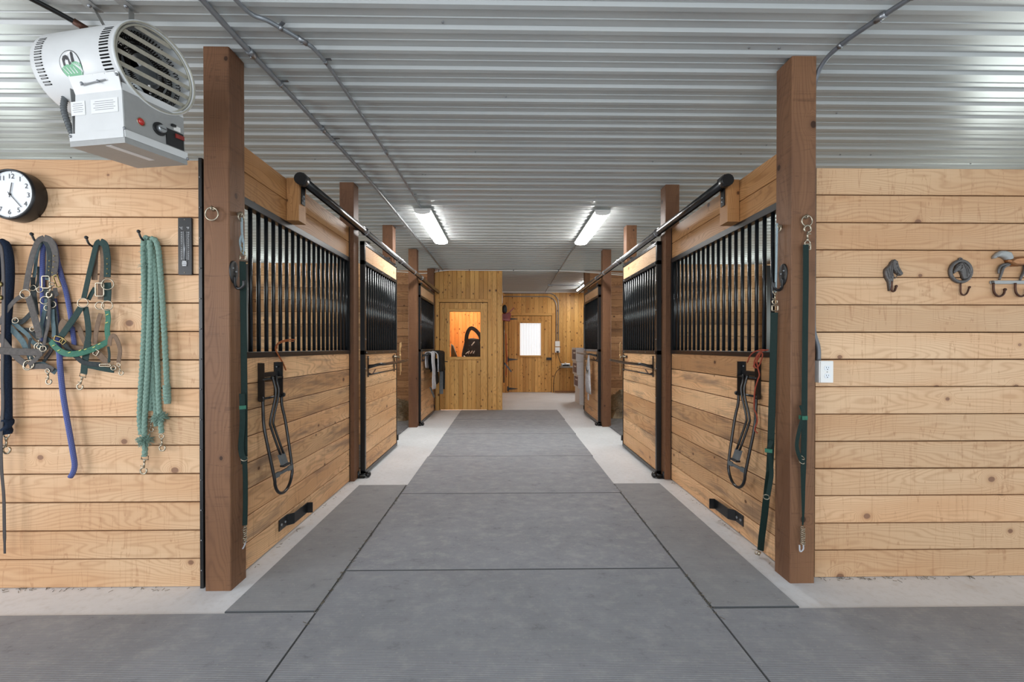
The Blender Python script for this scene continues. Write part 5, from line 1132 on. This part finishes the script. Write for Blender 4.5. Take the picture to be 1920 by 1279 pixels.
mb = MB(); relief(mb, zp(((1650, 195), (1690, 185), (1730, 165), (1800, 155), (1880, 150), (1980, 145), (2060, 135), (2120, 140), (2160, 170), (2170, 220), (2150, 270), (2110, 290), (2050, 265), (1960, 255), (1880, 262), (1820, 275), (1740, 275), (1700, 262), (1665, 230))), .004, .034, .013, 'copper'); mb.build('horse_body', None, t)
mb = MB()
for pts, r_ in ((((1690, 250), (1620, 290), (1590, 370), (1565, 450)), .0075), (((1680, 245), (1600, 262), (1560, 310), (1556, 370)), .0065), (((1900, 265), (1890, 330), (1850, 400), (1830, 455)), .0075), (((1890, 255), (1930, 320), (1920, 380)), .0065), (((2110, 270), (2130, 340), (2090, 400), (2075, 455)), .008), (((2130, 250), (2180, 320), (2210, 390), (2230, 455)), .008)):
    mb = MB(); mb.mat('cast_iron').tube(smooth(w3(pts, .014), 6), r_, 8, rf=lambda q: 1.3-.6*q); mb.build('leg', None, t)
mb = MB(); mb.mat('cast_iron').tube(smooth(w3(((2160, 170), (2220, 150), (2270, 190), (2290, 260)), .014), 6), .011, 8, rf=lambda q: 1-.7*q); mb.build('tail', None, t)
mb = MB(); relief(mb, zp(((1470, 462), (1490, 455), (2310, 455), (2330, 475), (2310, 500), (1490, 500), (1470, 492))), 0, .008, .002, 'grey_enamel'); mb.mat('cast_iron').ball(w3(((1492, 478),), .009)[0], .009, 10, 6); mb.build('bar', None, t)
for xx in (1493, 1772, 2050, 2290):
    mb = MB(); mb.mat('rust').tube(smooth(w3(((xx, 490), (xx-2, 560), (xx+12, 620), (xx+50, 655), (xx+90, 658), (xx+128, 630), (xx+145, 575)), .014), 5), .0055, 8); mb.ball(w3(((xx+146, 574),), .014)[0], .0085, 8, 6); mb.build('hook', None, t)

# ------------------------------------------------------------------ heater under the ceiling, top left
A_, S_, U_ = Vector((.97301, -.22762, -.03789)), Vector((.22990, .97035, .07458)), Vector((.01979, -.08128, .99650))
HCn = Vector((-1.4909, 1.85, 2.5083)); HR = .168
def H(f, s_, u_): return HCn+A_*f+S_*s_+U_*u_
t = thing('barn_heater', 'white drum-shaped barn heater with louvres hanging from the ceiling', 'heater', tuple(HCn))
n = 64
def drum_ring(mb, f, r): return mb.add([H(f, r*cos(2*pi*k/n), r*sin(2*pi*k/n)) for k in range(n)])
mb = MB(); mb.mat('white_enamel')
pr_ = [(-.445, HR*.90), (-.452, HR*.965), (-.448, HR*.985), (-.44, HR), (-.3, HR), (-.15, HR), (-.012, HR), (-.008, HR+.003), (.002, HR+.004), (.004, HR+.001), (.0, HR-.006), (-.15, HR-.006), (-.3, HR-.006), (-.43, HR-.008)]
rg = [drum_ring(mb, f, r) for f, r in pr_]
for a, b in zip(rg, rg[1:]):
    for k in range(n): mb.face([a+k, a+(k+1) % n, b+(k+1) % n, b+k], None, True)
drum = mb.build('drum', None, t)
# ventilation slots: two rows front, two rows back
mb = MB(); mb.mat('dark_gap')
def slot(f, ang, lf, wd, m='dark_gap', lift=.0008):
    a = radians(ang); r = HR+lift; hw = wd/2/HR; e = .3
    pts = []
    for df, da in ((-lf/2, -hw*e), (-lf/2+wd*.35, -hw), (lf/2-wd*.35, -hw), (lf/2, -hw*e), (lf/2, hw*e), (lf/2-wd*.35, hw), (-lf/2+wd*.35, hw), (-lf/2, hw*e)):
        pts.append(H(f+df, r*cos(a+da), r*sin(a+da)))
    mb.mat(m); mb.face([mb.add(pts)+k for k in range(8)])
for i in range(16):
    ang = 151+i*4.35*1.0+(i//2)*1.1; ang = 148+((i//2)*8.2+(i % 2)*3.6)
    slot(-.050, ang, .048, .0058)
for i in range(18):
    ang = 150+((i//2)*7.6+(i % 2)*3.3); slot(-.398, ang, .042, .005); 
for i in range(14):
    ang = 30-((i//2)*8.2+(i % 2)*3.6); slot(-.05, ang, .048, .0058)
mb.build('vent_slots', None, drum)
mb = MB(); mb.mat('grey_enamel')
for i in range(18):
    ang = 150+((i//2)*7.6+(i % 2)*3.3); slot(-.40, ang, .03, .002, 'grey_enamel', .0012)
mb.build('vent_guards', None, drum)
# logo: ring, barn, silo, green hills
mb = MB()
def D(x, y, lift=.0012):
    """logo coordinates in metres on the drum: x along the axis, y up"""
    a = radians(-164.5)-y/HR; r = HR+lift; f = -.233+x*1.0+y*.17*0
    return H(f, r*cos(a), r*sin(a))
def dpoly(pts, m, lift=.0012): mb.mat(m); mb.face([mb.add([D(x, y, lift) for x, y in pts])+k for k in range(len(pts))])
lr, ly = .056, .054
dpoly([(lr*cos(q), ly*sin(q)) for q in [2*pi*k/40 for k in range(40)]], 'ink', .0008)
dpoly([(lr*.94*cos(q), ly*.94*sin(q)) for q in [2*pi*k/40 for k in range(40)]], 'white_enamel', .0012)
hill = [(-.052, -.008), (-.035, .000), (-.015, .004), (.0, -.0), (.012, .008), (.03, .010), (.05, .004), (.054, -.006), (.050, -.026), (.038, -.041), (.02, -.051), (-.0, -.054), (-.02, -.050), (-.036, -.041), (-.047, -.028)]
dpoly(hill, 'hill_green', .0016)
for k in range(4): dpoly([(-.044+k*.018, -.006), (-.041+k*.018, -.006), (-.012+k*.014, -.050), (-.018+k*.014, -.050)], 'white_enamel', .002)
for k in range(4): dpoly([(.012+k*.010, .005), (.014+k*.010, .005), (.040+k*.004, -.012-k*.005), (.036+k*.004, -.014-k*.005)], 'white_enamel', .0021)
dpoly([(-.036, .000), (-.036, .024), (-.028, .034), (-.014, .037), (-.004, .030), (.0, .018), (.0, .002), (-.012, .002), (-.012, .018), (-.020, .024), (-.026, .016), (-.026, .0)], 'ink', .0018)
dpoly([(-.012, .002), (-.012, .018), (-.006, .018), (-.006, .002)], 'white_enamel', .002); dpoly([(-.0, .004), (-.0, .012), (.005, .012), (.005, .004)], 'ink', .002)
dpoly([(.010, .008), (.010, .042), (.016, .048), (.022, .042), (.024, .010)], 'ink', .0018)
mb.build('logo', None, drum)
# front: inner rim, louvres, coils, fan
mb = MB(); mb.mat('louvre')
for f, r, q in ((.002, HR-.002, .0035), (-.006, HR-.013, .0045)): mb.tube([H(f, r*cos(2*pi*k/n), r*sin(2*pi*k/n)) for k in range(n)], q, 6, closed=True)
mb.build('front_rim', None, t)
rot = radians(20)
for k in range(7):
    v = -.135+k*.045; L = sqrt(max(0, (HR-.014)**2-v*v)); 
    d1_, d2_ = (U_*sin(0)+S_), U_
    dS = (S_*cos(rot)*1-U_*sin(rot)*0).normalized(); dS = (S_*1.0).normalized(); dU = U_
    c = HCn+dU*v+A_*(-.012); mb = MB(); mb.mat('louvre').obox(c, dS, (A_*.55+dU*.84).normalized(), (dU*.55-A_*.84).normalized(), 2*L, .016, .0018); mb.build('louvre', None, t)
mb = MB(); mb.mat('coil')
for rr_, f in ((.135, -.055), (.105, -.065), (.075, -.06), (.12, -.085), (.09, -.09)):
    P = []
    for k in range(420):
        a = 2*pi*k/420; b = 2*pi*k/420*70; q = .0085
        P.append(H(f+q*sin(b), (rr_+q*cos(b))*cos(a), (rr_+q*cos(b))*sin(a)))
    mb.tube(P, .0017, 4, closed=True)
mb.build('heating_coil', None, t)
mb = MB(); mb.mat('dark_gap'); a = drum_ring(mb, -.25, HR-.012); mb.face([a+k for k in range(n)]); mb.build('inner_baffle', None, t)
mb = MB(); mb.mat('fan').cyl(H(-.2, 0, 0), H(-.14, 0, 0), .03, 16)
for k in range(4):
    a = pi/2*k+.5; d = S_*cos(a)+U_*sin(a); e = A_.cross(d); mb.prism([(.025, -.02), (.08, -.045), (.135, -.05), (.145, 0), (.13, .04), (.07, .03), (.025, .02)], H(-.17, 0, 0), d, (e*.9+A_*.4).normalized(), A_, 0, .003)
mb.build('fan', None, t)
# lower body: skirt plates and control box
side = -.141
def quadbox(pts, th, m, nm='side_plate'): 
    """plate through 4 points with thickness th"""
    mb = MB(); P = [Vector(p) for p in pts]; nn = (P[1]-P[0]).cross(P[3]-P[0]).normalized()*th
    a = mb.add(P); b = mb.add([p+nn for p in P]); mb.mat(m)
    mb.face([a, a+1, a+2, a+3]); mb.face([b+3, b+2, b+1, b])
    for i in range(4): mb.face([a+i, a+(i+1) % 4, b+(i+1) % 4, b+i])
    return mb.build(nm, None, t)
f0_, f1_ = -.277, -.004
quadbox([H(f0_+.01, side, -.335), H(f1_, side, -.335), H(f1_, side, -.150), H(f0_+.03, side, -.150)], .003, 'white_enamel')
quadbox([H(f0_+.03, side, -.150), H(f1_, side, -.150), H(f1_+.0, side-.012, -.085), H(f0_+.02, side-.014, -.085)], .003, 'white_enamel')
quadbox([H(f0_+.01, .108, -.335), H(f1_, .108, -.335), H(f1_, .108, -.12), H(f0_+.03, .108, -.12)], .003, 'white_enamel')
cpanel = quadbox([H(f1_, side, -.335), H(f1_, .108, -.335), H(f1_, .108, -.150), H(f1_, side, -.150)], .003, 'grey_enamel', 'control_panel')
quadbox([H(f1_, side, -.15), H(f1_, .108, -.15), H(f1_-.004, .108, -.12), H(f1_-.004, side, -.12)], .003, 'white_enamel', 'front_lip')
quadbox([H(f0_, side, -.335), H(f0_, .108, -.335), H(f0_, .108, -.12), H(f0_, side, -.12)], -.003, 'grey_enamel', 'back_plate')
mb = MB(); mb.mat('grey_enamel').obox(H((f0_+f1_)/2-.002, -.0165, -.338), A_, S_, U_, f1_-f0_+.018, .262, .036); mb.build('base_pan', None, t)
mb = MB(); mb.mat('white_enamel').obox(H((f0_+f1_)/2-.002, side-.006, -.320), A_, S_, U_, f1_-f0_+.012, .006, .030)
mb.build('side_edge', None, t); mb = MB(); mb.mat('white_enamel').obox(H(f1_+.009, -.0165, -.318), A_, S_, U_, .003, .262, .03)
mb.build('pan_edge', None, t)
for p in (H(f1_+.008, side-.006, -.30), H(f1_+.012, .112, -.33), H(f0_, side-.01, -.315), H(f1_, side-.018, -.10)): mb = MB(); mb.mat('galv').ball(p, .006, 8, 6); mb.build('screw', None, t)
mb = MB(); mb.mat('label').obox(H(-.1, -.05, -.3567), S_, A_, U_, .17, .03, .0012); mb.build('bottom_label', None, t); mb = MB(); mb.mat('label')
for f, w in ((-.235, .075), (-.095, .14)): mb.obox(H(f, side-.0045, -.205), A_, U_, S_, w, .055, .001)
mb.mat('greytrim')
for f, w in ((-.235, .06), (-.095, .12)):
    for k in range(5): mb.obox(H(f, side-.0052, -.187-k*.008), A_, U_, S_, w*(.95 if k % 2 else .8), .0012, .0006)
mb.build('warning_label', None, t)
Fp = lambda s_, u_, d=.0: H(f1_+.003+d, s_, u_)
mb = MB(); mb.mat('red').ball(Fp(-.078, -.246), .014, 16, 10, (.7, 1, 1)); mb.mat('nickel').ring(Fp(-.078, -.246), A_, .0155, .002, 20, 6); mb.build('indicator_light', None, cpanel)
mb = MB(); mb.mat('black').cyl(Fp(-.005, -.245), Fp(-.005, -.245, .006), .027, 24); mb.mat('fan').cyl(Fp(-.005, -.245, .006), Fp(-.005, -.245, .024), .017, 20, .015); mb.mat('ink').obox(Fp(-.005, -.245, .0245), S_, U_, A_, .026, .0025, .001); mb.build('thermostat_knob', None, cpanel)
mb = MB(); mb.mat('black').obox(Fp(.062, -.262, .002), S_, U_, A_, .078, .07, .004); mb.mat('redplastic').obox(Fp(.082, -.246, .006), S_, U_, A_, .038, .018, .006); mb.mat('black').obox(Fp(.055, -.206, .006), S_, U_, A_, .016, .01, .012); mb.mat('white').obox(Fp(.075, -.212, .001), S_, U_, A_, .03, .02, .0015); mb.build('switch_panel', None, cpanel)
# tilt slot with bolts on the side and the small louvre screws
mb = MB(); mb.mat('galv').obox(H(-.13, side-.016, -.118), (A_+U_*.08).normalized(), S_, U_, .13, .003, .004)
for f in (-.185, -.1): mb.ball(H(f, side-.019, -.118), .006, 8, 5)
for f in (-.25, -.19, -.13, -.07, -.02): mb.ball(H(f, side-.012, -.088), .004, 6, 4)
mb.build('adjusting_screws', None, t)
# hanging brackets
for fx, nm in ((-.28, -1), (-.17, 1)):
    top = H(fx, .03, HR-.002); c0 = Vector((-1.96 if nm < 0 else -1.79, 2.07, HC-.016))
    mb = MB(); mb.mat('grey_enamel').strap([top, c0+Vector((0, 0, -.004))], .03, .003, (1, -.2, 0)); mb.obox(c0+Vector((-.0, -.03, -.003)), X3, Y3, Z3, .05, .09, .004); mb.mat('galv').ball(c0+Vector((0, -.03, -.006)), .009, 8, 5); mb.build('hanging_bracket', None, t)
mb = MB(); mb.mat('greytrim'); P = smooth([H(-.375, -.10, -.13), H(-.37, -.11, -.18), H(-.345, -.115, -.24), H(-.31, -.12, -.30), H(-.275, -.125, -.335)], 10); mb.tube(P, .010, 10)
for p, q in zip(P[::2], P[1::2]): mb.cyl(p, p+(q-p)*.45, .0115, 10)
mb.build('flex_conduit', None, t)
#END
